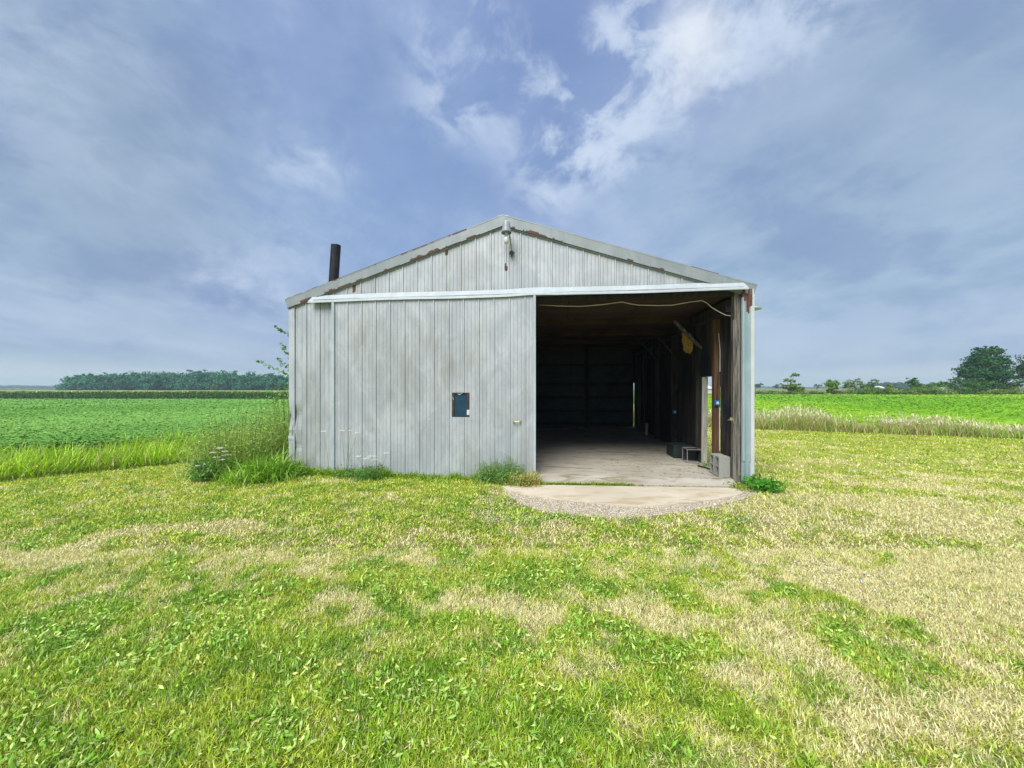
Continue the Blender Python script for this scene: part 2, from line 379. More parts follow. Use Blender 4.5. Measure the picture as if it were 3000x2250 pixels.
# ------------------------------------------------------------------ terrain
def gz(X, Y):
    X = np.asarray(X, float); Y = np.asarray(Y, float)
    t = X / np.maximum(np.abs(Y), 4.0)
    wl = 1 - sstep(t, -.45, .35); wl = wl * (Y > 0)
    r = np.maximum(Y, np.abs(X) * .35)
    d = -1.8 * sstep(r, 10, 112) ** .8 - .6 * sstep(r, 112, 240) + 2.4 * sstep(r, 260, 650)
    return d * wl + .012 * (fbm(X * .6, Y * .6, 3, 2) - .5) * (np.abs(Y) < 60)
DRY = [(170, 1622, 330, 30, .85), (340, 1568, 240, 20, .7), (644, 1554, 170, 18, .55), (813, 1615, 150, 22, .5), (983, 1670, 160, 34, .75), (1186, 1622, 190, 28, .7),
       (1017, 1771, 120, 32, .8), (1322, 1737, 110, 34, .75), (1390, 1790, 80, 26, .7), (1180, 1880, 70, 24, .35), (1275, 2178, 60, 40, .35),
       (1540, 1805, 150, 40, .75), (1771, 1974, 150, 60, .8), (1873, 1785, 120, 36, .7), (2029, 1825, 120, 36, .65), (1790, 2096, 80, 34, .4), (2178, 1961, 80, 36, .6),
       (2280, 1975, 140, 40, .6), (2550, 2110, 150, 80, .9), (2517, 2029, 140, 40, .6), (2650, 1703, 340, 70, .85), (2450, 1676, 220, 44, .95), (2246, 1622, 200, 30, .6),
       (2790, 1622, 260, 40, .6), (2924, 1770, 200, 60, .65), (2822, 2042, 190, 60, .6), (2350, 2030, 90, 40, .4), (2700, 1490, 420, 50, .9), (2850, 1540, 320, 40, .6), (2380, 1350, 220, 20, .55),
       (2750, 1410, 220, 18, .35), (2300, 1296, 90, 8, .4), (650, 1440, 260, 16, .3), (300, 1480, 280, 22, .3), (2150, 1560, 160, 26, .45), (1620, 1560, 200, 18, .4), (2080, 1480, 120, 14, .4),
       (2300, 1430, 200, 30, .3)]
GRN = [(2246, 1730, 110, 22, .9), (2380, 1757, 90, 22, .8), (2600, 1805, 60, 22, .8), (2660, 1860, 70, 22, .7), (1990, 1907, 60, 26, .7), (2100, 2110, 170, 50, .7),
       (2750, 1600, 60, 12, .4), (560, 1950, 600, 130, .5), (300, 2150, 700, 120, .5), (1250, 2030, 300, 60, .5), (1550, 1700, 160, 30, .5), (1700, 1640, 120, 16, .4),
       (2600, 1640, 50, 12, .6), (2480, 1870, 90, 30, .4), (2150, 1600, 80, 16, .5), (1600, 2200, 300, 60, .6), (1700, 1850, 60, 26, .6), (2900, 1480, 60, 10, .5)]
def dryness(X, Y):
    Yc = np.maximum(Y, 1.2); u = CX + F * X / Yc; v = HY + EYE * F / Yc
    wx = (fbm(X * 1.3, Y * 1.3, 31, 4) - .5); wy = (fbm(X * 1.3 + 50, Y * 1.3, 37, 4) - .5)
    uw = u + wx * 330; vw = v + wy * .22 * (v - HY)
    base = .31 + .19 * sstep(u, 1500, 2500) * (1 - .5 * sstep(v, 1900, 2300)) - .12 * sstep(v, 1750, 2250) * (1 - sstep(u, 1700, 2500))
    d = base - .22 * (1 - sstep(v, 1280, 1420)) * sstep(u, 2100, 2400) - .06 * (1 - sstep(v, 1400, 1600))
    for (a, b, ra, rb, k) in DRY: d = d + .50 * k * np.exp(-(((uw - a) / ra) ** 2 + ((vw - b) / rb) ** 2) * 1.3)
    for (a, b, ra, rb, k) in GRN: d = d - .60 * k * np.exp(-(((uw - a) / ra) ** 2 + ((vw - b) / rb) ** 2) * 1.3)
    d = d + .85 * (fbm(X * 2.3, Y * 2.3, 5, 5, .6) - .5) + 1.0 * (fbm(X * 6.5, Y * 6.5, 8, 4) - .5)
    # faint mower passes on the right, parallel to the weed strip
    s = (X * .37 + Y * .93); st = np.sin(s * 2 * np.pi / 1.15 + 2.5 * fbm(X * .3, Y * .3, 77, 2))
    d = d + .12 * st * sstep(X, 2, 6)
    return np.clip(d, 0, 1)
# plan outlines
LAWN_L = [(-40, -22.0), (-8.7, 6.56), (-6.84, 8.47), (-5.5, 12.0), (-4.0, 20.0)]          # left edge of the mown lawn
LAWN_R = [(-4.0, 20.0), (6.0, 16.9), (9.3, 15.0), (16.0, 12.0), (40.0, 1.0)]                # right edge
def side_of(X, Y, path):     # signed distance-ish: >0 beyond the path (field side)
    best = np.full(np.shape(X), 1e9); sg = np.zeros(np.shape(X))
    for (x0, y0), (x1, y1) in zip(path[:-1], path[1:]):
        dx_, dy_ = x1 - x0, y1 - y0; L2 = dx_ * dx_ + dy_ * dy_
        t = np.clip(((X - x0) * dx_ + (Y - y0) * dy_) / L2, 0, 1)
        ex = X - (x0 + t * dx_); ey = Y - (y0 + t * dy_); d = np.hypot(ex, ey)
        c = dx_ * (Y - y0) - dy_ * (X - x0)
        m_ = d < best; best = np.where(m_, d, best); sg = np.where(m_, np.sign(c), sg)
    return best * sg
def field_d(X, Y):           # >0 inside fields, <0 on the lawn
    return np.maximum(side_of(X, Y, LAWN_L), side_of(X, Y, LAWN_R))

# ground sheet (polar grid round the camera, to the horizon)
GREEN = np.array([.30, .37, .035]); STRAW = np.array([.56, .50, .20]); THATCH_SHADE = np.array([.075, .075, .018]); SOIL = np.array([.13, .10, .06])
th = np.concatenate([np.linspace(-66, 66, 330), np.linspace(66, 294, 90)[1:-1]]); th = np.radians(th)
rr = np.exp(np.linspace(math.log(.02), math.log(1500), 330))
TH, RR = np.meshgrid(th, rr); GX = RR * np.sin(TH); GY = RR * np.cos(TH); GZ = gz(GX, GY)
dr = dryness(GX, GY)[..., None]; fd = field_d(GX, GY)
gc = GREEN * (1 - dr) + STRAW * dr
nearm = 1 - sstep(np.hypot(GX, GY), 4.0, 11.0)[..., None]; gc = gc * (1 - nearm * .78) + (THATCH_SHADE + .10 * dr * STRAW / .4) * nearm * .78  # near ground darkened: shade between blades painted into the thatch colour
gc = gc * (.85 + .3 * fbm(GX * 5, GY * 5, 21, 3))[..., None]
fieldc = np.array([.10, .17, .03]); olive = np.array([.22, .24, .07])
farr = sstep(np.hypot(GX, GY), 70, 90)[..., None] * (GX > 0)[..., None]
fc = fieldc * (1 - farr) + olive * farr * (.8 + .4 * fbm(GX * .02, GY * .05, 9, 3))[..., None]
fm = sstep(fd, -.1, .1)[..., None]; gc = gc * (1 - fm) + fc * fm
nT = len(th); nR = len(rr); idx = np.arange(nR * nT).reshape(nR, nT)
q = np.stack([idx[:-1, :], idx[1:, :], np.roll(idx, -1, 1)[1:, :], np.roll(idx, -1, 1)[:-1, :]], -1).reshape(-1, 4)
V = np.stack([GX, GY, GZ], -1).reshape(-1, 3); V = np.vstack([V, [[0, 0, 0]]])
gcol = np.vstack([gc.reshape(-1, 3), [GREEN]])
g = np_mesh('ground', V, q[:, ::-1], 'ground', None, gcol, True); tag(g, kind='structure')

# ------------------------------------------------------------------ barn (local frame: u right along the front, v inward, z up)
A = math.atan(.1243); D0 = 6.77
barn = empty('metal_barn', (0, D0, 0), -A, 'galvanized ribbed metal barn with low gable roof and half open sliding door', 'barn')
ca, sa = math.cos(A), math.sin(A)
def bw(u, v, z=0): return (u * ca + v * sa, D0 - u * sa + v * ca, z)
UL, UR, UC = -4.24, 3.965, -.152; ZE, ZP = 3.24, 4.60; VB = 8.6; SL = (ZP - ZE) / (UR + .03 - UC)
def roofz(u): return ZP - abs(u - UC) * SL
FL = .10
def stain_cols(verts, fn): a = np.array(verts); return fn(a)
def siding(name, mat, a0, a1, zb, ztop, phase, pitch, place, parent, hole=None, stain=None, rows=.07, minor=2, rh=.014, dent=None, ribs=True):
    """ribbed sheet: along coordinate a, place(a, outward, z)->xyz"""
    prof = [(a0, 0, 0), (a1, 0, 0)]
    k0 = math.floor((a0 - phase) / pitch) - 1; k1 = math.ceil((a1 - phase) / pitch) + 1
    for k in range(k0, k1 + 1):
        c = phase + k * pitch
        if ribs:
            prof += [(c - .021, 0, 0), (c - .0205, 0, .7), (c - .012, rh, .35), (c - .0115, rh, 0), (c + .0085, rh, 0), (c + .009, rh, .35), (c + .0175, 0, .8), (c + .018, 0, 0)]  # third value paints shade and dirt onto the rib sides
        for j in range(1, minor + 1):
            e = c + pitch * j / (minor + 1)
            prof += [(e - .011, 0, 0), (e - .008, .005, .4), (e + .002, .005, 0), (e + .009, 0, .0)]
    prof = sorted([p for p in prof if a0 - 1e-6 <= p[0] <= a1 + 1e-6], key=lambda p: p[0])
    if hole: prof = sorted(prof + [(hole[0], prof_h(prof, hole[0]), 0), (hole[0] + .0005, 0, 0), (hole[1] - .0005, 0, 0), (hole[1], prof_h(prof, hole[1]), 0)], key=lambda p: p[0])
    mb = MB(); st = []
    spans = lambda a: [(zb, ztop(a))]
    nr = max(1, int(math.ceil((max(ztop(a0), ztop(a1), ztop((a0 + a1) / 2)) - zb) / rows)))
    if hole:
        zs = [zb + (hole[2] - zb) * i / 14 for i in range(15)] + [hole[3] - 1e-4 + 0 * i for i in range(1)] + [hole[3] + (ztop(a0) - hole[3]) * i / 22 for i in range(1, 23)]
        cols_z = {0: zs}
    grid = []
    for (a, o, cr) in prof:
        zt = ztop(a)
        zl = zs if hole else [zb + (zt - zb) * i / nr for i in range(nr + 1)]
        row = []
        for z in zl:
            dd = dent(a, z) if dent else 0.0
            row.append(len(mb.v)); mb.v.append(place(a, o + dd, z))
            s3 = [0, 0, cr]
            if stain: s = stain(a, z); s3 = [s[0], s[1], max(s[2], cr)]
            st.append(s3)
        grid.append(row)
    for i in range(len(prof) - 1):
        if prof[i + 1][0] - prof[i][0] < 1e-7: continue
        inh = hole and prof[i][0] >= hole[0] - 1e-6 and prof[i + 1][0] <= hole[1] + 1e-6
        for j in range(len(grid[0]) - 1):
            if inh and j == 14: continue
            mb.f.append((grid[i][j], grid[i + 1][j], grid[i + 1][j + 1], grid[i][j + 1]))
    ob = mb.build(name, mat, parent, cols=np.array(st))
    sol = ob.modifiers.new('thickness', 'SOLIDIFY'); sol.thickness = .003; sol.offset = -1
    return ob
def prof_h(prof, a): return 0
def vn(x, y, s=0): return float(vnoise(np.array([x]), np.array([y]), s)[0])
def fb(x, y, s=0, o=3): return float(fbm(np.array([x]), np.array([y]), s, o)[0])
front = lambda v0: (lambda a, o, z: (a, v0 - o, z))
# gable sheet, left wall sheet, right return
def gstain(a, z):
    s = .45 * sstep(fb(a * 1.1, z * 1.3, 4), .45, .75)
    r = 0
    for (ru, rz, rw, rl) in [(-2.958, 3.46, .022, .13), (-1.19, 4.02, .02, .07), (-.112, 3.72, .02, .08)]:
        if abs(a - ru) < rw * (1 - (abs(z - rz) / rl) ** 2 * .6) and abs(z - rz) < rl * .75: r = 1
    lo = .5 * max(0, 1 - (z - 3.3) / .25) * fb(a * 5, z * 4, 9)
    return (max(s, lo), r, 0)
gab = siding('gable_siding', 'galv', UL + .01, UR - .02, 3.24, lambda a: roofz(a) - .10 if roofz(a) - .10 > 3.25 else 3.25, .4258, .27, front(0), barn, stain=gstain, rows=.045, minor=3)
def dentf(a, z):
    d = 0
    if a < -4.0: d = .05 * math.exp(-((z - .80) / .10) ** 2) * (1 if a < -4.1 else .3) - .045 * math.exp(-((z - 1.12) / .12) ** 2) - .03 * math.exp(-((z - .5) / .08) ** 2)
    return d * .6
lw = siding('front_siding', 'galv', UL, -3.28, -.02, lambda a: 3.24, -3.905, .27, front(0), barn, stain=lambda a, z: (.7 * sstep(fb(a * 1.6 + 7, z * .9, 6), .45, .7), 0, 0), dent=dentf)
# left corner angle, crumpled low down
mb = MB(); st = []
zs_ = [i * .06 for i in range(55)]
for z in zs_:
    k = .05 * math.exp(-((z - 1.0) / .18) ** 2); k2 = .014 * math.exp(-((z - .66) / .05) ** 2)
    for (u, v) in ((UL + .11, -.022), (UL - .006 + k - k2 * .7, -.026 + k * .4 - k2), (UL - .008 + k - k2 * .7, .12)): mb.v.append((u, v, z))
for i in range(len(zs_) - 1):
    for j in range(2): a = i * 3 + j; mb.f.append((a, a + 3, a + 4, a + 1))
mb.build('corner_trim', 'galv', barn)
# side walls, back wall
siding('side_siding', 'galv', .0, VB, -.02, lambda a: 3.24, .1, .27, lambda a, o, z: (UL - o, a, z), barn, rows=1.2, minor=0)
for (v0, v1, z0, z1) in ((.0, .90, -.02, 3.24), (.90, 2.3, 1.86, 3.24), (2.3, VB - .035, -.02, 3.24)):
    siding('side_siding', 'whitetrim' if v1 < 1 else 'galv', v0, v1, z0, lambda a: z1, .1, .27, lambda a, o, z: (UR - .02 + o, a, z), barn, rows=1.2, minor=0)
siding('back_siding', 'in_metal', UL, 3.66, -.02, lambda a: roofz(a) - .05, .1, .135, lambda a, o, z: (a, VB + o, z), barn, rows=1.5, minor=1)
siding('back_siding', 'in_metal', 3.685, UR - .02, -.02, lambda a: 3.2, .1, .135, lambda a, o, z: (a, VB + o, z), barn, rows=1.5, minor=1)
MB().box(3.62, 3.72, VB - .05, VB - .005, 1.80, 3.2).build('girt', 'darkwood', barn)  # added upright board, blocks the sky in the upper corner gap
# roof: two ribbed slopes with thickness
for sgn, ue in ((-1, UL - .07), (1, UR + .04)):
    L = abs(ue - UC); mb = MB(); prof = []
    k = 0; v = -.045
    while v < VB + .1:
        prof += [(v, 0), (v + .02, .02), (v + .04, .02), (v + .06, 0)]; v += .27
    prof.append((VB + .12, 0))
    for (vv, o) in prof:
        for uu in (UC, ue): mb.v.append((uu, vv, roofz(uu) + .012 + o + (.0 if uu == ue else .004)))
    for i in range(len(prof) - 1):
        a = i * 2; mb.f.append((a, a + 1, a + 3, a + 2) if sgn < 0 else (a, a + 2, a + 3, a + 1))
    ob = mb.build('roof', 'roof', barn); s_ = ob.modifiers.new('thickness', 'SOLIDIFY'); s_.thickness = .012; s_.offset = -1
    if sgn < 0: roof_l = ob
mb = MB(); mb.bar((UC, -.05, ZP + .022), (UC, VB + .1, ZP + .022), .2, .012); mb.build('ridge_cap', 'roof', barn)
# rake trim: fine grid carrying rust where the photo has it
def rake(sgn, ue):
    L = math.hypot(ue - UC, (ue - UC) * SL); d = Vector(((ue - UC), 0, -abs(ue - UC) * SL)).normalized()
    nrm = Vector((d.z * (1 if sgn < 0 else -1), 0, abs(d.x))); nrm = Vector((abs(d.z) * (-1 if sgn < 0 else 1), 0, abs(d.x))).normalized()
    top0 = Vector((UC, 0, ZP + .045)); H = .185; ns = int(L / .018); nt = 10; mb = MB(); st = []
    for i in range(ns + 1):
        s = L * i / ns
        for j in range(nt + 1):
            t = H * j / nt
            p = top0 + d * s - Vector((0, 0, 1)) * t / abs(d.x) if j > 0 and i == 0 else top0 + d * s - nrm * t
            if i == 0: p = top0 - Vector((0, 0, t / abs(d.x)))
            if i == ns: p = p + Vector((.0, 0, 0))
            mb.v.append((p.x, -.050 + .0015 * math.sin(s * 5), p.z))
            nz = fb(s * 9, t * 12, 11, 4) ; low = 0; up = 0
            if sgn < 0:
                up = .022 * (.7 < s < 3.4) * (nz * 1.6) + .01 * (s > 3.4) * (nz > .5)
                for (a0_, a1_, hh) in ((.52, .74, .035), (.90, 1.85, .045), (2.1, 2.6, .018), (2.65, 3.6, .035), (3.75, 4.1, .055), (4.2, 4.4, .045)):
                    if a0_ - .05 < s < a1_: low = max(low, hh * (nz * 2 - .35) * min(1, (s - a0_ + .05) / .2))
            else:
                up = .014 * (3.3 < s < 3.75)
                for (a0_, a1_, hh) in ((.12, .28, .04), (.42, 1.15, .05), (2.28, 2.38, .03), (2.72, 2.92, .025)):
                    if a0_ < s < a1_: low = max(low, hh * (nz * 2 - .35))
            st.append((.5 * nz, 1.0 if (t < up or H - t < low) else 0.0, 0))
    for i in range(ns):
        for j in range(nt):
            a = i * (nt + 1) + j; q4 = (a, a + 1, a + nt + 2, a + nt + 1); mb.f.append(q4 if sgn > 0 else q4[::-1])
    # lower flange turning back to the wall and a thin lip line below
    i0 = len(mb.v)
    for i in range(ns + 1):
        b_ = Vector(mb.v[i * (nt + 1) + nt]); dn = -nrm if i > 0 else Vector((0, 0, -1))
        for (o, y) in ((0, -.050), (.004, -.030), (.022, -.028), (.022, -.002)):
            p = b_ + dn * o; mb.v.append((p.x, y, p.z)); st.append((.2, 0, .85 if y == -.030 and o > 0 else 0))
    for i in range(ns):
        for j in range(3):
            a = i0 + i * 4 + j; q4 = (a, a + 1, a + 5, a + 4); mb.f.append(q4 if sgn > 0 else q4[::-1])
    # end return at the eave
    e = ns * (nt + 1); p0 = mb.v[e]; p1 = mb.v[e + nt]; mb.poly([p0, p1, (p1[0], .1, p1[2]), (p0[0], .1, p0[2])]); st += [(0, 0, 0)] * 4
    # top return over the roof sheet
    i1 = len(mb.v)
    for i in range(ns + 1):
        b_ = mb.v[i * (nt + 1)]; mb.v += [b_, (b_[0], .06, b_[2] + .001)]; st += [(0, .8 if 1 < L * i / ns < 3 and sgn < 0 else 0, 0)] * 2
    for i in range(ns): a = i1 + i * 2; mb.f.append((a, a + 1, a + 3, a + 2))
    return mb.build('rake_trim', 'trim', barn, cols=np.array(st))
rake(-1, UL - .075); rake(1, UR + .045)
# track cover: angled white flashing
mb = MB(); nseg = 60; st = []
for i in range(nseg + 1):
    u = -3.80 + 7.65 * i / nseg; sag = .006 * math.sin(u * 2.1) + (.012 if -.0 < u < .8 else 0) * math.sin((u) * 4)
    cut = .10 * (1 if i == nseg else (-1 if i == 0 else 0)); 
    for (du, v, z) in ((-cut * .6, -.030, 3.335), (0, -.112, 3.215), (0, -.116, 3.212), (0, -.122, 3.184), (0, -.112, 3.182)): mb.v.append((u + du, v, z + sag)); st.append((.1, 0, 0))
for i in range(nseg):
    for j in range(4): a = i * 5 + j; mb.f.append((a, a + 1, a + 6, a + 5))
mb.poly([mb.v[k] for k in (0, 4, 3, 2, 1)]); mb.poly([mb.v[nseg * 5 + k] for k in (0, 1, 2, 3, 4)]); st += [(0, 0, 0)] * 10
ob = mb.build('track_cover', 'white', barn, cols=np.array(st)); s_ = ob.modifiers.new('thickness', 'SOLIDIFY'); s_.thickness = .003; s_.offset = -1
MB().box(-3.7, 3.78, -.105, -.055, 3.19, 3.24).build('door_track', 'steel', barn)
# sliding door
def dstain(a, z):
    s = 0
    for (c, zc, rw, rh_, k) in [(-2.75, 2.55, .28, .5, .9), (-2.3, 2.1, .35, .8, .75), (-1.75, 2.2, .3, .7, .65), (-1.25, 2.15, .22, .75, .9), (-.55, 2.3, .25, .5, .35), (-2.0, 1.5, .5, .35, .4), (-3.1, 1.4, .2, .7, .35)]:
        s += .75 * k * math.exp(-((a - c) / rw) ** 2 - ((z - zc) / rh_) ** 2)
    s += .5 * sstep(fb(a * 1.5, z * .8, 14), .5, .75)
    for (cx_, cz_, rad_, wd, a0_, a1_) in [(-2.3, -.3, 1.35, .018, 50, 130), (-2.2, -.55, 1.45, .014, 45, 120), (-1.7, -.4, 1.75, .012, 60, 110), (-.7, -1.0, 2.0, .012, 70, 115)]:
        rd = math.hypot(a - cx_, z - cz_); an = math.degrees(math.atan2(z - cz_, a - cx_))
        if abs(rd - rad_) < wd * 2 and a0_ < an < a1_: s += .55 * (1 - abs(rd - rad_) / (wd * 2))
    return (min(1, s), 0, 0)
HOLE = (-1.061, -.742, 1.087, 1.52)
door = siding('sliding_door', 'galv', -3.28, .385, -.0, lambda a: 3.215, .241, .2725, front(-.085), barn, hole=HOLE, stain=dstain, minor=3)
tag(door, 'ribbed door sheet with brown stains and a small boarded window')
MB().box(-3.325, -3.278, -.118, -.05, -.01, 3.21).build('door_edge', 'white', door); MB().box(.383, .425, -.118, -.05, -.01, 3.21).build('door_edge', 'white', door)
for z_ in (.15, 1.72, 2.95): MB().box(-3.27, .38, -.05, -.035, z_, z_ + .1).build('door_rail', 'darkwood', door)
MB().box(-3.35, -3.325, -.06, -.004, 0, 3.2).build('door_stop', 'darkwood', barn)
hu0, hu1, hz0, hz1 = HOLE
wf = MB().box(hu0 - .02, hu0 + .035, -.079, -.055, hz0 - .02, hz1 + .02).box(hu1 - .045, hu1 + .02, -.079, -.055, hz0 - .02, hz1 + .02).box(hu0 + .035, hu1 - .045, -.079, -.055, hz1 - .018, hz1 + .02).build('window', 'woodframe', door)
MB().box(hu0 + .035, hu1 - .045, -.062, -.054, hz0 - .02, hz1 - .018).build('window_board', 'boardblue', door)
tq = []; tq.append([(hu1 - .052, -.081, hz0 + .04), (hu1 - .006, -.081, hz0 + .04), (hu1 - .004, -.081, hz0 + .13), (hu1 - .05, -.081, hz0 + .13)])
tq.append([(hu0 + .012, -.081, hz1 - .07), (hu0 + .03, -.081, hz1 - .12), (hu0 + .022, -.081, hz1 - .125), (hu0 + .01, -.081, hz1 - .08)])
tq.append([(hu0 + .09, -.0805, hz1 - .02), (hu0 + .14, -.0805, hz1 - .04), (hu0 + .19, -.0805, hz1 - .01), (hu0 + .14, -.0805, hz1 - .025)])
for q_ in tq:
    mb = MB(); mb.poly(q_); ob = mb.build('torn_sheet', 'whitetrim', door); ob.modifiers.new('t', 'SOLIDIFY').thickness = .002
h_ = MB().tube([(.045, -.11, 1.018), (.05, -.135, 1.02), (.15, -.135, 1.024), (.155, -.11, 1.024)], .0075).box(.028, .06, -.112, -.104, 1.0, 1.036).box(.14, .172, -.112, -.104, 1.004, 1.042)
h_.build('door_handle', 'brass', door)
# bent strip at the door's lower corner
MB().bar((.405, -.125, .02), (.39, -.125, .17), .03, .006).build('corner_bracket', 'black', door)
# right jamb: post, bluish strip, corner trim
MB().box(3.68, 3.775, .0, .13, FL - .1, 3.14).build('post', 'greywood', barn, bevel=.004)
tag(MB().box(3.655, 3.715, -.018, -.001, FL - .03, 2.72).build('jamb_board', 'greywood', barn, bevel=.002), 'split weathered board at the open side of the doorway')
def bstain(a, z): 
    r = 1.0 if (z > 2.80 + .28 * abs(a - 3.87) / .09 + .15 * (fb(a * 60, z * 12, 3) - .5) and (a > 3.84 or z > 3.0)) else 0
    return (.4 * fb(a * 9, z * 2, 2), r, 0)
mb = MB(); st = []
zl = [i * .03 for i in range(108)]
for z in zl:
    wob = .004 * math.sin(z * 7)
    lowf = .012 if z < .42 else 0
    for (u, v) in ((3.775, -.02), (3.782 + wob, -.052 + lowf), (3.815, -.056 + lowf), (3.825, -.044), (3.86, -.044), (3.868, -.056), (3.905, -.056 + lowf)):
        mb.v.append((u, v, z)); s = bstain(u, z); st.append((s[0], s[1], .6 if v == -.044 and u < 3.83 else 0))
for i in range(len(zl) - 1):
    for j in range(6): a = i * 7 + j; mb.f.append((a, a + 1, a + 8, a + 7))
ob = mb.build('jamb_trim', 'blue_strip', barn, cols=np.array(st)); ob.modifiers.new('t', 'SOLIDIFY').thickness = .003
mb = MB(); st = []
for z in zl:
    for (u, v) in ((3.905, -.04), (3.912, -.05), (3.955, -.05), (UR + .004, -.044), (UR + .006, .12)): mb.v.append((u, v, z)); st.append((.3 * fb(u * 5, z, 3), 1 if z > 2.93 and u < 3.92 else 0, 0))
for i in range(len(zl) - 1):
    for j in range(4): a = i * 5 + j; mb.f.append((a, a + 1, a + 6, a + 5))
ob = mb.build('corner_trim', 'whitetrim', barn, cols=np.array(st)); ob.modifiers.new('t', 'SOLIDIFY').thickness = .003
# header over the opening
MB().box(-3.3, 3.68, .01, .05, 3.12, 3.24).build('header_board', 'darkwood', barn)
# ceiling with panel joints
mb = MB()
for i, u0 in enumerate(np.arange(-4.2, 3.7, 1.3)):
    for j, v0 in enumerate(np.arange(.05, VB, 2.4)):
        dz_ = .0 + .01 * vn(i * 3.3, j * 2.1, 5); mb.box(u0 + .004, min(u0 + 1.296, 3.9), v0 + .004 + (.6 if i % 2 else 0) * 0, min(v0 + 2.396, VB - .01), 3.125 + dz_, 3.14 + dz_)
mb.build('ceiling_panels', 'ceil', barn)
for v in (2.0, 3.9, 5.7, 7.4): MB().box(-4.15, 3.7, v, v + .04, 3.02, 3.12).build('ceiling_joist', 'ceil', barn)
MB().box(3.60, 3.75, .135, VB - .1, 2.88, 3.08).build('wall_plate', 'darkwood', barn)
# posts along the right wall
for k, (v, mt, zt) in enumerate(((.75, 'newwood', 2.877), (1.60, 'darkwood', 2.877), (3.38, 'darkwood', 2.877), (5.10, 'darkwood', 2.877), (6.85, 'darkwood', 2.877))):
    o = MB().box(3.655 if k == 0 else 3.62, 3.755, v, v + .14, FL - .1, zt).build('post', mt, barn, bevel=.006)
    if k == 0: tag(o, 'newer brown pine post carrying a blue switch box')
MB().bar((3.715, 1.588, .12), (3.745, 1.588, 1.95), .035, .02).build('red_strip', 'redwood', barn)
for v in (.3, 2.2, 4.2, 6.4): MB().box(-4.2, -4.06, v, v + .14, 0, 3.12).build('post', 'darkwood', barn)
# wall panels
def panel(v0, v1, z0, z1, u=3.765, mat='panel', wav=.012):
    mb = MB(); nv = max(2, int((v1 - v0) / .12)); nz = max(2, int((z1 - z0) / .2))
    for i in range(nv + 1):
        for j in range(nz + 1):
            v = v0 + (v1 - v0) * i / nv; z = z0 + (z1 - z0) * j / nz
            mb.v.append((u + wav * (vn(v * 2.2, z * 1.7, 9) - .5), v, z))
    for i in range(nv):
        for j in range(nz): a = i * (nz + 1) + j; mb.f.append((a, a + nz + 1, a + nz + 2, a + 1))
    ob = mb.build('wall_panel', mat, barn); s_ = ob.modifiers.new('t', 'SOLIDIFY'); s_.thickness = .008; s_.offset = 0
    return ob
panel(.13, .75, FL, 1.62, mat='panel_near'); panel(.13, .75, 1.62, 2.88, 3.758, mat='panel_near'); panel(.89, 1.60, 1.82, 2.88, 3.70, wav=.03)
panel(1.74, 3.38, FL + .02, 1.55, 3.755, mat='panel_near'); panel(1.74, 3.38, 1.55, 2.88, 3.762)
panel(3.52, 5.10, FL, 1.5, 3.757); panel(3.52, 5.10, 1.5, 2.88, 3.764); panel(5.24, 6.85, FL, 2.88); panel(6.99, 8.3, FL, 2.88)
# knee braces and latch
for (v,) in ((1.57,), (3.35,), (5.07,)): MB().bar((3.18, v, 2.98), (3.72, v, 2.40), .10, .04).build('knee_brace', 'darkwood' if v > 2 else 'greywood', barn)
MB().box(3.60, 3.64, -.03, -.018, 1.07, 1.12).bar((3.60, -.035, 1.09), (3.56, -.035, 1.07), .012, .006).bar((3.645, -.03, 1.10), (3.66, -.03, 1.02), .01, .006).build('hasp', 'brass', barn)
# switch boxes with conduit
def sbox(u, v, z, s):
    o = MB().box(u - s, u + s, v - .05, v, z - s * 1.05, z + s * 1.05).build('switch_box', 'bluebox', barn, bevel=.006)
    MB().box(u - s * .45, u + s * .45, v - .054, v - .050, z - s * .5, z + s * .5).build('switch_plate', 'plastic_white', o)
    return o
o = sbox(3.69, .75, 1.33, .045)
MB().tube([(3.69, .735, 1.37), (3.695, .735, 1.6), (3.725, .735, 1.95), (3.73, .735, 2.2)], .009).build('cable', 'black', o)
MB().tube([(3.735, .735, .45), (3.735, .735, 1.2), (3.72, .735, 1.32)], .006).build('cable', 'plastic_white', o)
MB().tube([(3.742, .735, 1.9), (3.745, .735, 2.3), (3.72, .735, 2.6)], .007).build('cable', 'plastic_white', o)
o = sbox(3.69, 3.38, 1.0, .045)
# back wall framing
for z in (.22, .71, 1.24, 1.76, 2.5): MB().box(UL + .05, 3.6, VB - .06, VB - .005, z - .05, z + .05).build('girt', 'darkwood', barn)
for u in (-3.2, -.6, 1.87): MB().box(u - .08, u + .08, VB - .22, VB - .065, 0, 3.11).build('post', 'darkwood', barn)
MB().bar((1.95, VB - .1, .4), (3.3, VB - .1, 2.3), .14, .04).build('wall_brace', 'darkwood', barn)
for z in (.75, 1.5, 2.3): MB().box(-4.19, -4.13, .2, VB - .1, z - .05, z + .05).build('girt', 'darkwood', barn)
# stove pipe through the left roof slope
p = MB(); pts = [(-3.93, .9, 3.36), (-3.925, .9, 3.75), (-3.895, .9, 4.2), (-3.865, .9, 4.62)]
p.tube(pts, .098, 20, caps=False); p.tube([pts[-1], (-3.864, .9, 4.60)], [.09, .09], 20, caps=True)
p.build('chimney', 'chim', roof_l, smooth=False)
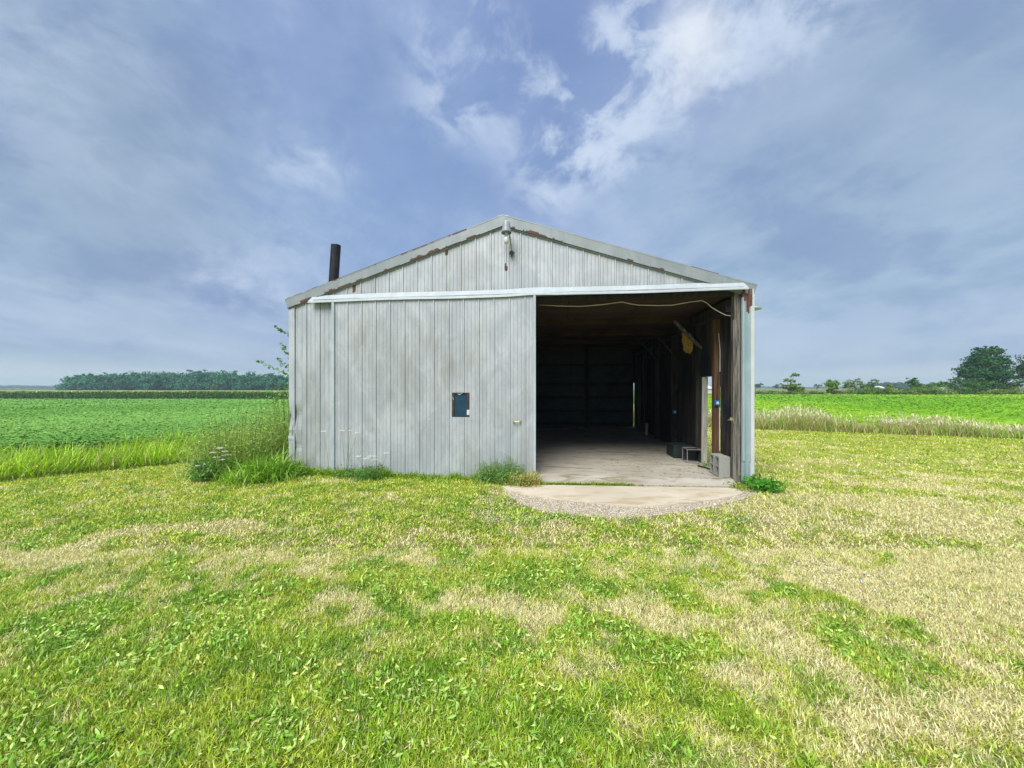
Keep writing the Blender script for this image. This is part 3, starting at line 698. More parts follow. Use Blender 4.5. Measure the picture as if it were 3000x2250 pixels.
# dusk-to-dawn lamp below the ridge
la = MB().lathe([(.058, .185), (.062, .18), (.066, .10), (.082, .03), (.088, 0), (.078, 0.004), (.058, .09), (.0, .1)], (-.065, -.26, 4.225), 24).build('gable_lamp', 'lamp_grey', barn, smooth=True)
MB().lathe([(0, .03), (.035, .03), (.04, .02), (.04, -.005)], (-.065, -.26, 4.40), 16).build('photocell', 'lens', la)
MB().lathe([(.026, .07), (.026, 0), (.0, 0)], (-.065, -.26, 4.175), 14).build('lamp_socket', 'lens', la)
MB().lathe([(.02, .12), (.042, .09), (.044, .03), (.03, -.01), (0, -.02)], (-.065, -.26, 4.055), 16).build('bulb', 'lens', la, smooth=True)
MB().tube([(.0, -.03, 3.98), (.0, -.10, 4.02), (-.005, -.17, 4.12), (-.02, -.21, 4.23), (-.03, -.24, 4.27)], .014, 10).build('lamp_arm', 'steel', la, smooth=True)
MB().box(-.035, .035, -.06, -.02, 3.94, 3.99).bar((0, -.05, 3.94), (0, -.05, 3.89), .02, .02).bar((-.05, -.045, 3.955), (.05, -.045, 3.965), .02, .02).build('lamp_mount', 'black', la)
# shallow dish lamp on the right side wall
c3 = (UR + .14, .40, 2.96)
la = MB().lathe([(.0, .075), (.03, .072), (.06, .055), (.175, .0), (.17, .0), (.05, .04), (0, .05)], c3, 28).build('wall_lamp', 'whitetrim', barn, smooth=True)
MB().tube([(UR, .40, 3.13), (UR + .05, .40, 3.15), (UR + .10, .40, 3.13), (UR + .135, .40, 3.03)], .011, 8).build('lamp_arm', 'black', la)
MB().lathe([(.03, .05), (.05, -.03), (.045, -.08), (0, -.11)], c3, 16).build('bulb', 'lens', la, smooth=True)
# ------------------------------------------------------------------ floor, apron, gravel
def slab(name, outline, ztop, zbot, mat, kind='structure', loc=(0, 0, 0), rz=0):
    mb = MB(); n_ = len(outline)
    t = [(p[0], p[1], ztop(*p) if callable(ztop) else ztop) for p in outline]; b_ = [(p[0], p[1], zbot) for p in outline]
    mb.poly(t); mb.poly(b_[::-1])
    for i in range(n_): j = (i + 1) % n_; mb.poly([b_[i], b_[j], t[j], t[i]])
    o = mb.build(name, mat); o.location = loc; o.rotation_euler = (0, 0, rz); return tag(o, kind=kind)
mb = MB()
mb.v = [(-4.2, .0, FL), (3.74, .0, FL), (3.74, VB - .01, FL), (-4.2, VB - .01, FL), (.43, -.42, .035), (3.66, -.20, .035), (.43, 0, FL), (3.66, 0, FL),
        (.43, -.42, -.1), (3.66, -.20, -.1), (.43, 0, -.1), (3.66, 0, -.1), (3.74, .0, -.1), (3.74, VB - .01, -.1)]
mb.f = [(0, 6, 7, 1, 2, 3), (6, 4, 5, 7), (4, 8, 9, 5), (4, 6, 10, 8), (5, 9, 11, 7), (1, 12, 13, 2)]
o = mb.build('concrete_floor', 'floor'); o.location = (0, D0, 0); o.rotation_euler = (0, 0, -A); tag(o, kind='structure')
ap = [px(x, y, .03) for x, y in [(1467, 1423), (1490, 1436), (1540, 1449), (1600, 1458), (1690, 1466), (1760, 1475), (1830, 1481), (1900, 1482), (1960, 1478), (2030, 1471), (2100, 1461), (2160, 1450), (2200, 1438), (2190, 1433), (2125, 1428.5), (1900, 1425), (1622, 1420.5)]]
slab('concrete_apron', ap[::-1] if False else ap, .03, -.08, 'apron')
GR = [px(x, y, .01) for x, y in [(1470, 1428), (1490, 1455), (1530, 1478), (1590, 1500), (1690, 1513), (1800, 1518), (1900, 1514), (2010, 1500), (2110, 1480), (2180, 1462), (2225, 1442), (2205, 1430)]]
def inside(X, Y, poly):
    r = np.zeros(X.shape, bool); n_ = len(poly)
    for i in range(n_):
        x0, y0 = poly[i]; x1, y1 = poly[(i + 1) % n_]
        c = ((y0 > Y) != (y1 > Y)) & (X < (x1 - x0) * (Y - y0) / ((y1 - y0) + 1e-12) + x0); r ^= c
    return r
gxa = np.array(GR); lo, hi = gxa.min(0) - .2, gxa.max(0) + .2
m, n = new_mat('gravel_bed'); o = obc(n); f = n.noise(n.scale(o, (60, 60, 60)), 1, 4, .7)
c = n.mix(n.ss(f, .35, .65), (.30, .25, .17), (.52, .46, .35)); b = principled(n, c, .95, 0, .1, f, .8, .02); finish(n, b.outputs[0]); M['gravelbed'] = m
slab('gravel_bed', GR, .012, -.05, 'gravelbed')
P = rng.uniform(lo, hi, (52000, 2)); k = inside(P[:, 0], P[:, 1], GR) | ((rng.random(len(P)) < .16) & (fbm(P[:, 0] * 3, P[:, 1] * 3, 4) > .45)); k &= ~inside(P[:, 0], P[:, 1], ap); P = P[k][:16000]
cube = np.array([[-1, -1, -1], [1, -1, -1], [1, 1, -1], [-1, 1, -1], [-1, -1, 1], [1, -1, 1], [1, 1, 1], [-1, 1, 1]], float) / 1.7
cf = np.array([(0, 3, 2, 1), (4, 5, 6, 7), (0, 1, 5, 4), (1, 2, 6, 5), (2, 3, 7, 6), (3, 0, 4, 7)])
def stones(P2, z, smin, smax, name, cols, label):
    n_ = len(P2); s = rng.uniform(smin, smax, n_); sc3 = np.stack([s * rng.uniform(.7, 1.3, n_), s * rng.uniform(.6, 1.1, n_), s * rng.uniform(.35, .7, n_)], 1)
    V = cube[None] * (1 + rng.uniform(-.35, .2, (n_, 8, 3))) * sc3[:, None]
    a = rng.uniform(0, 6.28, n_); c_, s_ = np.cos(a)[:, None], np.sin(a)[:, None]
    V = np.stack([V[..., 0] * c_ - V[..., 1] * s_, V[..., 0] * s_ + V[..., 1] * c_, V[..., 2]], -1)
    V += np.stack([P2[:, 0], P2[:, 1], np.full(n_, z)], 1)[:, None]
    T = (np.arange(n_) * 8)[:, None, None] + cf[None]; base = np.array(cols)[rng.integers(0, len(cols), n_)]
    o = np_mesh(name, V.reshape(-1, 3), T.reshape(-1, 4), 'stone', None, np.repeat(jit(base, n_, .2, .03), 6, 0)); return tag(o, label, kind='stuff')
stones(P, .016, .004, .012, 'gravel', [(.66, .59, .47), (.56, .49, .38), (.78, .73, .62), (.50, .43, .32), (.64, .55, .42)], 'loose pale gravel round the concrete apron')
P = np.concatenate([np.array(px(x, y))[None] + rng.normal(0, 1, (n_, 2)) * (.22, .16) for (x, y, n_) in ((2370, 1665, 30), (2480, 1690, 45), (2550, 1700, 30), (1860, 1645, 12))])
stones(P, .012, .006, .016, 'gravel', [(.75, .72, .66), (.6, .56, .5)], 'scattered white stones showing through the dry lawn')

# ------------------------------------------------------------------ lawn blades
barn_poly = [bw(UL, -.02)[:2], bw(UR, -.02)[:2], bw(UR, VB)[:2], bw(UL, VB)[:2]]
floor_poly = [bw(.43, -.42)[:2], bw(3.66, -.2)[:2], bw(3.7, .5)[:2], bw(.43, .5)[:2]]
def lawn_pts(n_, y0, y1, xr=1.5):
    Y = np.sqrt(rng.uniform(y0 ** 2, y1 ** 2, n_)); X = rng.uniform(-1, 1, n_) * (xr * Y + .3)
    k = (field_d(X, Y) < .02) & ~inside(X, Y, barn_poly) & ~inside(X, Y, ap) & ~inside(X, Y, floor_poly)
    eg = np.min([np.hypot(X - a_, Y - b_) for a_, b_ in zip(*[np.concatenate([np.linspace(p[i], q_[i], 8) for p, q_ in zip(GR[:-2], GR[1:-1])]) for i in (0, 1)])], 0)
    g_ = inside(X, Y, GR) & (rng.random(n_) > .02 + .65 * (1 - sstep(eg, .0, .16)) * (fbm(X * 9, Y * 9, 44, 3) > .42)); k &= ~g_
    return X[k], Y[k]
def blade_cols(X, Y, d):
    n_ = len(X)
    isdry = rng.random(n_) < np.clip((d - .30) * 2.0, .05, .92)
    hue = fbm(X * 1.1, Y * 1.1, 55, 3)[:, None]
    g1 = np.array([.50, .61, .042]); g2 = np.array([.30, .52, .03]); g3 = np.array([.68, .72, .07])
    yg = sstep(d, .08, .45)[:, None]; far_y = sstep(Y, 3.5, 7)[:, None]
    gcol_ = g1 * (1 - hue) + g2 * hue; gcol_ = gcol_ * (1 - .5 * far_y) + g3 * .5 * far_y
    gcol_ = gcol_ * (1 - .55 * yg) + np.array([.64, .68, .09]) * .55 * yg
    ck = sstep(fbm(X * 5.5, Y * 5.5, 101, 3), .52, .66)[:, None]; gcol_ = gcol_ * (1 - ck * np.array([.42, .24, .45]))
    pick = rng.random((n_, 1)); gcol_ = np.where(pick < .24, gcol_ * .5, np.where(pick > .82, np.minimum(gcol_ * (1 + np.array([.6, .45, 2.2]) * (1 - .75 * far_y)), .92), gcol_))
    s1 = np.array([.95, .89, .50]); s2 = np.array([.74, .64, .30]); t = rng.random((n_, 1)); scol = s1 * t + s2 * (1 - t)
    return jit(np.where(isdry[:, None], scol, gcol_), n_, .34, .05)
parts = []
for (n_, y0, y1, Lm, Wm, xr) in ((1000000, 1.0, 3.8, .036, .0038, 1.55), (560000, 3.6, 7.4, .040, .0075, 1.5), (420000, 7.2, 18.0, .042, .015, 1.5)):
    X, Y = lawn_pts(n_, y0, y1, xr); n_ = len(X); d = dryness(X, Y)
    clump = fbm(X * 14, Y * 14, 90, 2)
    keep = rng.random(n_) < .55 + .9 * (clump - .3); X, Y, d, clump = X[keep], Y[keep], d[keep], clump[keep]; n_ = len(X)
    L = Lm * rng.uniform(.5, 1.5, n_) * (.7 + .7 * clump) * (1.12 - .35 * d)
    W = Wm * rng.uniform(.6, 1.4, n_)
    P3 = np.stack([X, Y, gz(X, Y) - .003], 1)
    yaw = rng.uniform(0, 6.283, n_) + 1.2 * (fbm(X * 6, Y * 6, 12, 2) - .5)
    parts.append(blades(P3, L, W, yaw, rng.uniform(.2, 1.35, n_), rng.uniform(-.3, 1.3, n_), blade_cols(X, Y, d)))
# broad leaves: clover, plantain, dandelion, thick in the greener foreground
X, Y = lawn_pts(900000, 1.0, 9.0, 1.5); d = dryness(X, Y); pt = .15 + .85 * sstep(fbm(X * 2.0, Y * 2.0, 41, 4), .38, .60)
k = rng.random(len(X)) < np.clip(.75 - d * 1.5, 0, 1) * pt * np.clip(1.15 - .20 * Y, .06, 1); X, Y = X[k], Y[k]; n_ = len(X)
P3 = np.stack([X, Y, rng.uniform(.012, .045, n_)], 1); s = rng.uniform(.008, .023, n_) * (1 + .06 * Y)
bc = np.where(rng.random((n_, 1)) < .45, np.array([.25, .50, .04]), np.array([.60, .76, .20]))
parts.append(leaves(P3, s * rng.uniform(1.1, 2.4, n_), s * .62, .9, jit(bc, n_, .3, .06), .7))
# rosettes of long leaves
for _ in range(900):
    y = math.sqrt(random.uniform(1.2 ** 2, 6.5 ** 2)); x = random.uniform(-1.4, 1.4) * y
    if float(dryness(np.array([x]), np.array([y]))[0]) > .36 or inside(np.array([x]), np.array([y]), GR)[0]: continue
    if float(field_d(np.array([x]), np.array([y]))[()] if False else field_d(np.array([x]), np.array([y]))[0]) > 0: continue
    if inside(np.array([x]), np.array([y]), barn_poly)[0] or inside(np.array([x]), np.array([y]), ap)[0] or inside(np.array([x]), np.array([y]), floor_poly)[0]: continue
    n_ = random.randint(6, 14); yaw = rng.uniform(0, 6.283, n_); Lr = rng.uniform(.025, .06, n_)
    P3 = np.tile(np.array([[x, y, .008]]), (n_, 1)) + rng.normal(0, .008, (n_, 3)) * (1, 1, 0)
    parts.append(blades(P3, Lr, rng.uniform(.008, .015, n_), yaw, rng.uniform(.5, 1.0, n_), rng.uniform(.3, .9, n_), jit((.30, .52, .08), n_, .3, .06)))
V, T, c = join(parts); o = np_mesh('lawn_grass', V, T, 'grass', None, c); tag(o, 'mown lawn of green blades with dry straw coloured patches', kind='stuff')
print('lawn tris', len(T))
del V, T, c, parts

# ------------------------------------------------------------------ tall grass and weeds
def along(path, n_, w0, w1):     # random points beside a plan path, w0..w1 metres to the field side
    path = np.array(path, float); seg = np.diff(path, axis=0); Ls = np.hypot(seg[:, 0], seg[:, 1]); cum = np.concatenate([[0], np.cumsum(Ls)])
    t = rng.uniform(0, cum[-1], n_); i = np.clip(np.searchsorted(cum, t) - 1, 0, len(seg) - 1); f_ = (t - cum[i]) / Ls[i]
    nrm = np.stack([-seg[:, 1], seg[:, 0]], 1) / Ls[:, None]; w_ = rng.uniform(w0, w1, n_)
    return path[i] + seg[i] * f_[:, None] + nrm[i] * w_[:, None], w_, t
def tallgrass(P2, L, W, cols, lean=.35, curl=.9, z=None):
    n_ = len(P2); P3 = np.column_stack([P2, gz(P2[:, 0], P2[:, 1]) if z is None else np.full(n_, z)])
    return blades(P3, L, W, rng.uniform(0, 6.283, n_), np.abs(rng.normal(0, lean, n_)), rng.uniform(.1, curl, n_), cols)
# left strip
path = [(-15.0, .5), (-8.7, 6.56), (-6.84, 8.47), (-5.6, 11.5), (-4.2, 19)]
P2, w_, t_ = along(path, 26000, -.05, 1.5); n_ = len(P2); hn = fbm(P2[:, 0] * 1.5, P2[:, 1] * 1.5, 61, 3)
L = (.30 + .5 * hn) * rng.uniform(.6, 1.15, n_) * (.8 + .25 * np.clip(w_, 0, 1))
c = jit(np.where(rng.random((n_, 1)) < .12, np.array([.55, .50, .22]), np.array([.44, .66, .04]) * (.75 + .5 * hn[:, None])), n_, .25, .06)
parts = [tallgrass(P2, L, rng.uniform(.008, .02, n_), c, .28, 1.1)]
P2, w_, t_ = along(path, 5000, -.12, .3); n_ = len(P2); parts.append(tallgrass(P2, rng.uniform(.08, .25, n_), rng.uniform(.008, .016, n_), jit((.22, .28, .05), n_, .4, .1), .6, 1.2))
V, T, c = join(parts); tag(np_mesh('tall_grass', V, T, 'grass', None, c), 'unmown bright green grass strip along the left bean field', kind='stuff')
# right strip: pale seed heads over brownish stems
path = [(4.2, 17.4), (6.0, 16.9), (9.3, 15.0), (16.0, 12.0), (24, 8.3)]
parts = []
P2, w_, t_ = along(path, 30000, 0, 1.7); n_ = len(P2); hn = np.clip(.55 + 1.5 * (fbm(P2[:, 0] * .7, P2[:, 1] * .7, 63, 3) - .5), 0, 1)
taper = 1 - .25 * sstep(P2[:, 0], 11, 14) - .35 * sstep(P2[:, 0], 14.5, 16.5)
L = (.38 + .34 * hn) * rng.uniform(.6, 1.1, n_) * taper
pick = rng.random((n_, 1)); cmap = np.where(fbm(P2[:, 0] * .7 + 9, P2[:, 1] * .7, 65, 3)[:, None] > .52, np.array([.48, .40, .17]), np.array([.38, .56, .09]))
c = jit(np.where(pick < .3, np.array([.62, .54, .28]), np.where(pick > .62, np.array([.32, .54, .07]), cmap)), n_, .3, .06)
parts.append(tallgrass(P2, L, rng.uniform(.012, .024, n_), c, .22, .5))
P2, w_, t_ = along(path, 6000, .1, 1.7); n_ = len(P2); hn = np.clip(.55 + 1.5 * (fbm(P2[:, 0] * .7, P2[:, 1] * .7, 63, 3) - .5), 0, 1); k = rng.random(n_) < sstep(hn, .15, .5); P2, hn = P2[k], hn[k]; n_ = len(P2)
L = (.36 + .70 * hn) * rng.uniform(.6, 1.15, n_) * (1 - .25 * sstep(P2[:, 0], 11, 14) - .35 * sstep(P2[:, 0], 14.5, 16.5)); g_ = gz(P2[:, 0], P2[:, 1])
P3 = np.column_stack([P2 + rng.normal(0, .03, (n_, 2)), g_ + L * .82]); cc = jit((.74, .68, .42), n_, .22, .04)
parts.append(blades(P3, rng.uniform(.09, .18, n_), rng.uniform(.018, .035, n_), rng.uniform(0, 6.28, n_), np.abs(rng.normal(0, .25, n_)), rng.uniform(0, .7, n_), cc))
parts.append(blades(np.column_stack([P2, g_]), L * .86, np.full(n_, .008), rng.uniform(0, 6.28, n_), np.abs(rng.normal(0, .06, n_)), rng.uniform(0, .1, n_), jit((.50, .44, .24), n_, .2, .04)))
P2, w_, t_ = along(path, 500, .0, .9); k = fbm(P2[:, 0] * .8, P2[:, 1] * .8, 67, 2) > .5; P2 = P2[k]; n_ = len(P2)
parts.append(leaves(np.column_stack([P2, rng.uniform(.3, .6, n_)]), np.full(n_, .07), np.full(n_, .05), .2, jit((.8, .8, .74), n_, .1, .02), 1.0))
V, T, c = join(parts); tag(np_mesh('meadow_strip', V, T, 'grass', None, c), 'dry seeding meadow grass strip with white flowers beyond the right lawn', kind='stuff')

# ------------------------------------------------------------------ fields
def crop(name, label, xs0, xs1, ydist0, ydist1, nleaf, hgt, c1, c2, rowdir=None, mask=None, power=2.0):
    Y = ydist0 * (ydist1 / ydist0) ** rng.uniform(0, 1, nleaf) ** 1.0; t = rng.uniform(xs0, xs1, nleaf); X = t * Y
    k = field_d(X, Y) > .5
    if mask is not None: k &= mask(X, Y)
    X, Y = X[k], Y[k]; n_ = len(X)
    row = np.sin((X * .55 - Y * .83) * 2 * np.pi / .76) * (Y < 30)
    Z = gz(X, Y) + hgt * (1 + .12 * row) * rng.uniform(.75, 1.08, n_) + .06 * (fbm(X * .5, Y * .5, 15, 2) - .5)
    Z = Z - hgt * .9 * (1 - sstep(field_d(X, Y), .5, 1.7))
    s = np.clip(.0050 * Y, .075, .6) * rng.uniform(.7, 1.3, n_)
    cn = fbm(X * .12, Y * .05, 19, 4)[:, None]; cn2 = fbm(X * .9, Y * .9, 20, 3)[:, None]
    mixf = sstep(cn, .38, .62); cc = np.array(c1) * (1 - mixf) + np.array(c2) * mixf; cc = cc * (.85 + .3 * cn2)
    pick = rng.random((n_, 1)); cc = np.where(pick > .85, cc * np.array([1.15, 1.1, 1.2]), np.where(pick < .2, cc * .88, cc))
    lv = leaves(np.column_stack([X, Y, Z]), s * 1.1, s * .85, .12, jit(cc, n_, .08, .03), 2.6)
    # canopy sheet below the leaves
    yy = ydist0 * (ydist1 / ydist0) ** np.linspace(0, 1, 120); tt = np.linspace(xs0, xs1, 160); TT, YY = np.meshgrid(tt, yy); XX = TT * YY
    ZZ = gz(XX, YY) + hgt * .88 + .08 * (fbm(XX * 1.3, YY * 1.3, 25, 3) - .5) - hgt * .95 * (1 - sstep(field_d(XX, YY), .5, 1.7)); i_ = np.arange(XX.size).reshape(XX.shape)
    q_ = np.stack([i_[:-1, :-1], i_[:-1, 1:], i_[1:, 1:], i_[1:, :-1]], -1).reshape(-1, 4)
    cx_ = XX.ravel()[q_].mean(1); cy_ = YY.ravel()[q_].mean(1); kk = field_d(cx_, cy_) > .3
    if mask is not None: kk &= mask(cx_, cy_)
    q_ = q_[kk]; qq = np.concatenate([q_[:, [0, 1, 2]], q_[:, [0, 2, 3]]])
    fcx = XX.ravel()[qq].mean(1); fcy = YY.ravel()[qq].mean(1); cn = sstep(fbm(fcx * .12, fcy * .05, 19, 4), .38, .62)[:, None]
    sc_ = (np.array(c1) * (1 - cn) + np.array(c2) * cn) * 1.0
    V, T, c = join([lv, (np.column_stack([XX.ravel(), YY.ravel(), ZZ.ravel()]), qq, sc_)])
    tag(np_mesh(name, V, T, 'crop', None, c), label, kind='stuff')
crop('soybean_field', 'level green soybean field left of the barn', -1.75, -.30, 6.0, 110, 230000, .45, (.155, .35, .065), (.21, .42, .085), mask=lambda X, Y: (Y < 107) & (X < -2))
crop('soybean_field', 'bright green bean field beyond the right meadow strip', .42, 1.75, 10.5, 76, 130000, .35, (.18, .40, .025), (.29, .50, .03), mask=lambda X, Y: (X > 2) & (Y < 75))
# corn block behind the left beans
X = rng.uniform(-230, -30, 70000); Y = 108 + rng.exponential(6, 70000) + (X + 150) * -.03; k = Y < 235; X, Y = X[k], Y[k]; n_ = len(X)
Zb = gz(X, Y); hc = 2.63
Zl = rng.uniform(.2, 1, n_); P3 = np.column_stack([X, Y, Zb + Zl * hc])
cc = np.where(Zl[:, None] > .93, np.array([.48, .42, .16]), np.array([.10, .21, .03]) * (.7 + .5 * rng.random((n_, 1))))
lv = blades(P3 - (0, 0, .3), rng.uniform(.3, .6, n_), rng.uniform(.12, .25, n_), rng.uniform(0, 6.28, n_), rng.uniform(.1, .9, n_), rng.uniform(.2, 1.2, n_), jit(cc, n_, .25, .05))
yy = np.concatenate([np.linspace(109, 120, 8), np.linspace(125, 235, 30)]); xx = np.linspace(-330, -25, 90); XX, YY = np.meshgrid(xx, yy); YY2 = YY + (XX + 150) * -.03
ZZ = gz(XX, YY2) + hc * (.93 + .05 * rng.random(XX.shape)); i_ = np.arange(XX.size).reshape(XX.shape)
q_ = np.stack([i_[:-1, :-1], i_[:-1, 1:], i_[1:, 1:], i_[1:, :-1]], -1).reshape(-1, 4); qq = np.concatenate([q_[:, [0, 1, 2]], q_[:, [0, 2, 3]]])
sheet = (np.column_stack([XX.ravel(), YY2.ravel(), ZZ.ravel()]), qq, jit((.42, .40, .16), len(qq), .15, .04))
Xf = np.linspace(-330, -25, 200); Yf = 109 + (Xf + 150) * -.03; Zf = gz(Xf, Yf); Vf = np.concatenate([np.column_stack([Xf, Yf, Zf - .1]), np.column_stack([Xf, Yf, Zf + hc * .93])]); a_ = np.arange(199)
Tf = np.concatenate([np.stack([a_, a_ + 1, a_ + 201], 1), np.stack([a_, a_ + 201, a_ + 200], 1)])
V, T, c = join([lv, sheet, (Vf, Tf, jit((.05, .12, .02), len(Tf), .2, .05))])
tag(np_mesh('corn_field', V, T, 'crop', None, c), 'tasselled corn standing between the left beans and the woods', kind='stuff')

# ------------------------------------------------------------------ trees
def crown_leaves(lobes, n_, leaf, c_dark, c_light, seed=0, hollow=.55):
    lobes = np.array(lobes, float); vol = lobes[:, 3] * lobes[:, 4] * lobes[:, 5]; w_ = vol ** .67; w_ = w_ / w_.sum()
    ncl = max(8, n_ // 26); i = rng.choice(len(lobes), ncl, p=w_)
    d = rng.normal(size=(ncl, 3)); d /= np.linalg.norm(d, axis=1)[:, None]; d[:, 2] = np.where(d[:, 2] < -.5, d[:, 2] * .5, d[:, 2])
    r = rng.uniform(hollow, 1.06, ncl) ** .8
    cc = lobes[i, :3] + d * r[:, None] * lobes[i, 3:6]; tone = rng.random(ncl)
    j = np.repeat(np.arange(ncl), 26); n2 = len(j); spread = lobes[i[j], 3:6].mean(1) * .20
    P = cc[j] + rng.normal(size=(n2, 3)) * spread[:, None] * (1, 1, .6)
    L = leaf * rng.uniform(.6, 1.4, n2); t = (tone[j] * .75 + .25 * rng.random(n2))[:, None]
    col = jit(np.array(c_dark) * (1 - t) + np.array(c_light) * t, n2, .18, .05)
    return leaves(P, L, L * .8, .8, col, .4, out=d[j])
def tree(name, label, X, Y, H, W, lobes, n_, leaf, cd, cl, group=None, trunk=True, mat='far_leaf', zb=None, trunk_r=None, cat='tree'):
    """lobes in unit crown space: (x,y,z centre; rx,ry,rz) with x in [-1,1]*W/2 and z in [0,1]*H"""
    z0 = float(gz(np.array([X]), np.array([Y]))[0]) if zb is None else zb
    o = empty(name, (X, Y, z0), 0, label, cat, group)
    lb = [(a * W / 2, b * W / 2, c_ * H, ra * W / 2, rb * W / 2, rc * H) for (a, b, c_, ra, rb, rc) in lobes]
    V, T, c = crown_leaves(lb, n_, leaf, cd, cl); np_mesh('crown', V, T, mat, o, c)
    if trunk:
        mb = MB(); tr = trunk_r or H * .022
        top = (lb[0][0] * .3, lb[0][1] * .3, H * .55); mb.tube([(0, 0, -.1), (.02 * H, 0, H * .2), (top[0], top[1], top[2])], [tr * 1.4, tr, tr * .6], 8)
        for (a, b, c_, ra, rb, rc) in lb[:9]:
            mb.tube([(top[0] * .4, top[1] * .4, min(H * .3, c_ * .6)), (a * .6, b * .6, c_ * .85), (a, b, c_ + rc * .3)], [tr * .6, tr * .4, tr * .12], 6)
        mb.build('trunk', 'bark', o)
    return o
def rl(k, seed, z0=.25, z1=.85, r0=.3, r1=.5, wx=.7):
    rg = random.Random(seed); return [(rg.uniform(-wx, wx), rg.uniform(-wx, wx), rg.uniform(z0, z1), rg.uniform(r0, r1), rg.uniform(r0, r1), rg.uniform(r0, r1) * .45) for _ in range(k)]
ZR = 80.0
def at(x, Y): return (x - CX) / F * Y
G1 = (.030, .075, .018); G2 = (.085, .17, .035)
big = [(-.22, 0, .84, .22, .3, .13), (.08, 0, .90, .12, .2, .09), (.30, .0, .90, .26, .3, .11), (-.42, 0, .68, .26, .35, .14), (.05, 0, .70, .42, .5, .18), (.45, 0, .72, .30, .4, .15), (.66, 0, .60, .24, .35, .13),
       (-.68, 0, .52, .30, .35, .10), (-.5, 0, .42, .38, .4, .13), (.0, 0, .45, .55, .6, .18), (.5, 0, .40, .42, .45, .14), (.82, 0, .66, .16, .2, .04), (-.85, 0, .42, .18, .2, .07), (0, 0, .2, .5, .5, .14), (-.3, 0, .2, .35, .4, .12), (.35, 0, .22, .4, .4, .12)]
tree('deciduous_tree', 'largest dark green tree rising over the hedgerow at right', at(2885, 84), 84, 10.8, 10.6, big, 15000, .34, (.018, .075, .026), (.055, .165, .045), 'trees along the hedgerow')
tree('deciduous_tree', 'dark tree cut by the right edge of the photo', at(3022, 84), 84, 10.2, 5.6, rl(10, 3, .3, .85), 4500, .30, (.022, .06, .018), (.06, .13, .03), 'trees along the hedgerow')
wisp = [(.60, 0, .88, .30, .3, .10), (.25, 0, .82, .18, .2, .06), (.30, 0, .62, .24, .3, .10), (-.30, 0, .66, .26, .3, .09), (-.62, 0, .42, .26, .3, .13), (-.2, 0, .35, .3, .3, .14), (.2, 0, .28, .3, .3, .14)]
tree('windswept_tree', 'thin leaning tree with sparse crown near the barn corner', at(2312, 80), 80, 4.9, 4.2, wisp, 1500, .24, (.11, .17, .05), (.25, .33, .11), 'trees along the hedgerow')
tree('round_shrub_tree', 'yellow green bush below the leaning sparse tree', at(2337, 79), 79, 2.9, 3.4, rl(8, 5, .2, .8, .35, .55), 1800, .22, (.11, .20, .03), (.24, .36, .05), 'trees along the hedgerow')
tree('round_shrub_tree', 'compact round bright green tree standing alone in the hedge', at(2436, 79), 79, 3.35, 3.0, rl(10, 6, .25, .8, .4, .55, .5), 2600, .22, (.09, .21, .03), (.24, .40, .05), 'trees along the hedgerow')
tree('deciduous_tree', 'loose flat topped tree left of the distant white roof', at(2515, 84), 84, 3.8, 5.2, rl(10, 8, .45, .9, .28, .45, .75), 2000, .25, (.11, .18, .06), (.25, .34, .12), 'trees along the hedgerow')
tree('deciduous_tree', 'small distant tree on the skyline between two bushes', at(2394, 330), 330, 6.2, 5.5, rl(6, 9), 700, .7, (.04, .09, .04), (.07, .13, .06), 'trees far off on the skyline')
tree('deciduous_tree', 'distant rounded tree just right of the barn corner', at(2213, 300), 300, 5.8, 8, rl(7, 10), 900, .7, (.035, .08, .04), (.065, .12, .06), 'trees far off on the skyline')
tree('deciduous_tree', 'distant tree left of the leaning sparse tree', at(2281, 300), 300, 5.8, 6, rl(7, 12), 800, .7, (.045, .09, .045), (.075, .13, .06), 'trees far off on the skyline')
tree('deciduous_tree', 'mid green tree above the hedge right of the white roof', at(2680, 86), 86, 3.9, 2.6, rl(8, 13, .4, .88), 1600, .25, (.05, .13, .035), (.12, .25, .06), 'trees along the hedgerow')
tree('broad_shrub_tree', 'broad dark bush tree left of the tallest tree', at(2810, 82), 82, 4.2, 7.6, rl(14, 15, .2, .8, .3, .45, .8), 4200, .26, (.035, .11, .03), (.10, .22, .05), 'trees along the hedgerow')
tree('broad_shrub_tree', 'rounded green bush with a flat top in mid hedge', at(2722, 81), 81, 3.3, 5.6, rl(10, 16, .2, .8, .35, .5, .7), 2600, .25, (.06, .15, .03), (.15, .30, .05), 'trees along the hedgerow')
tree('broad_shrub_tree', 'dark bush at the right edge in front of the cut tree', at(2985, 82), 82, 3.6, 5.6, rl(10, 17, .2, .8, .35, .5, .7), 2600, .25, (.04, .12, .03), (.11, .22, .045), 'trees along the hedgerow')
tree('round_shrub_tree', 'small yellow green bush below the white roof', at(2608, 79), 79, 2.6, 2.8, rl(8, 18, .2, .8, .35, .5, .6), 1500, .2, (.13, .22, .035), (.28, .40, .06), 'trees along the hedgerow')
tree('round_shrub_tree', 'bushy mid green shrub left of the white roof', at(2565, 79), 79, 2.2, 3.2, rl(8, 19, .2, .8, .35, .5, .6), 1500, .2, (.08, .18, .03), (.19, .33, .05), 'trees along the hedgerow')
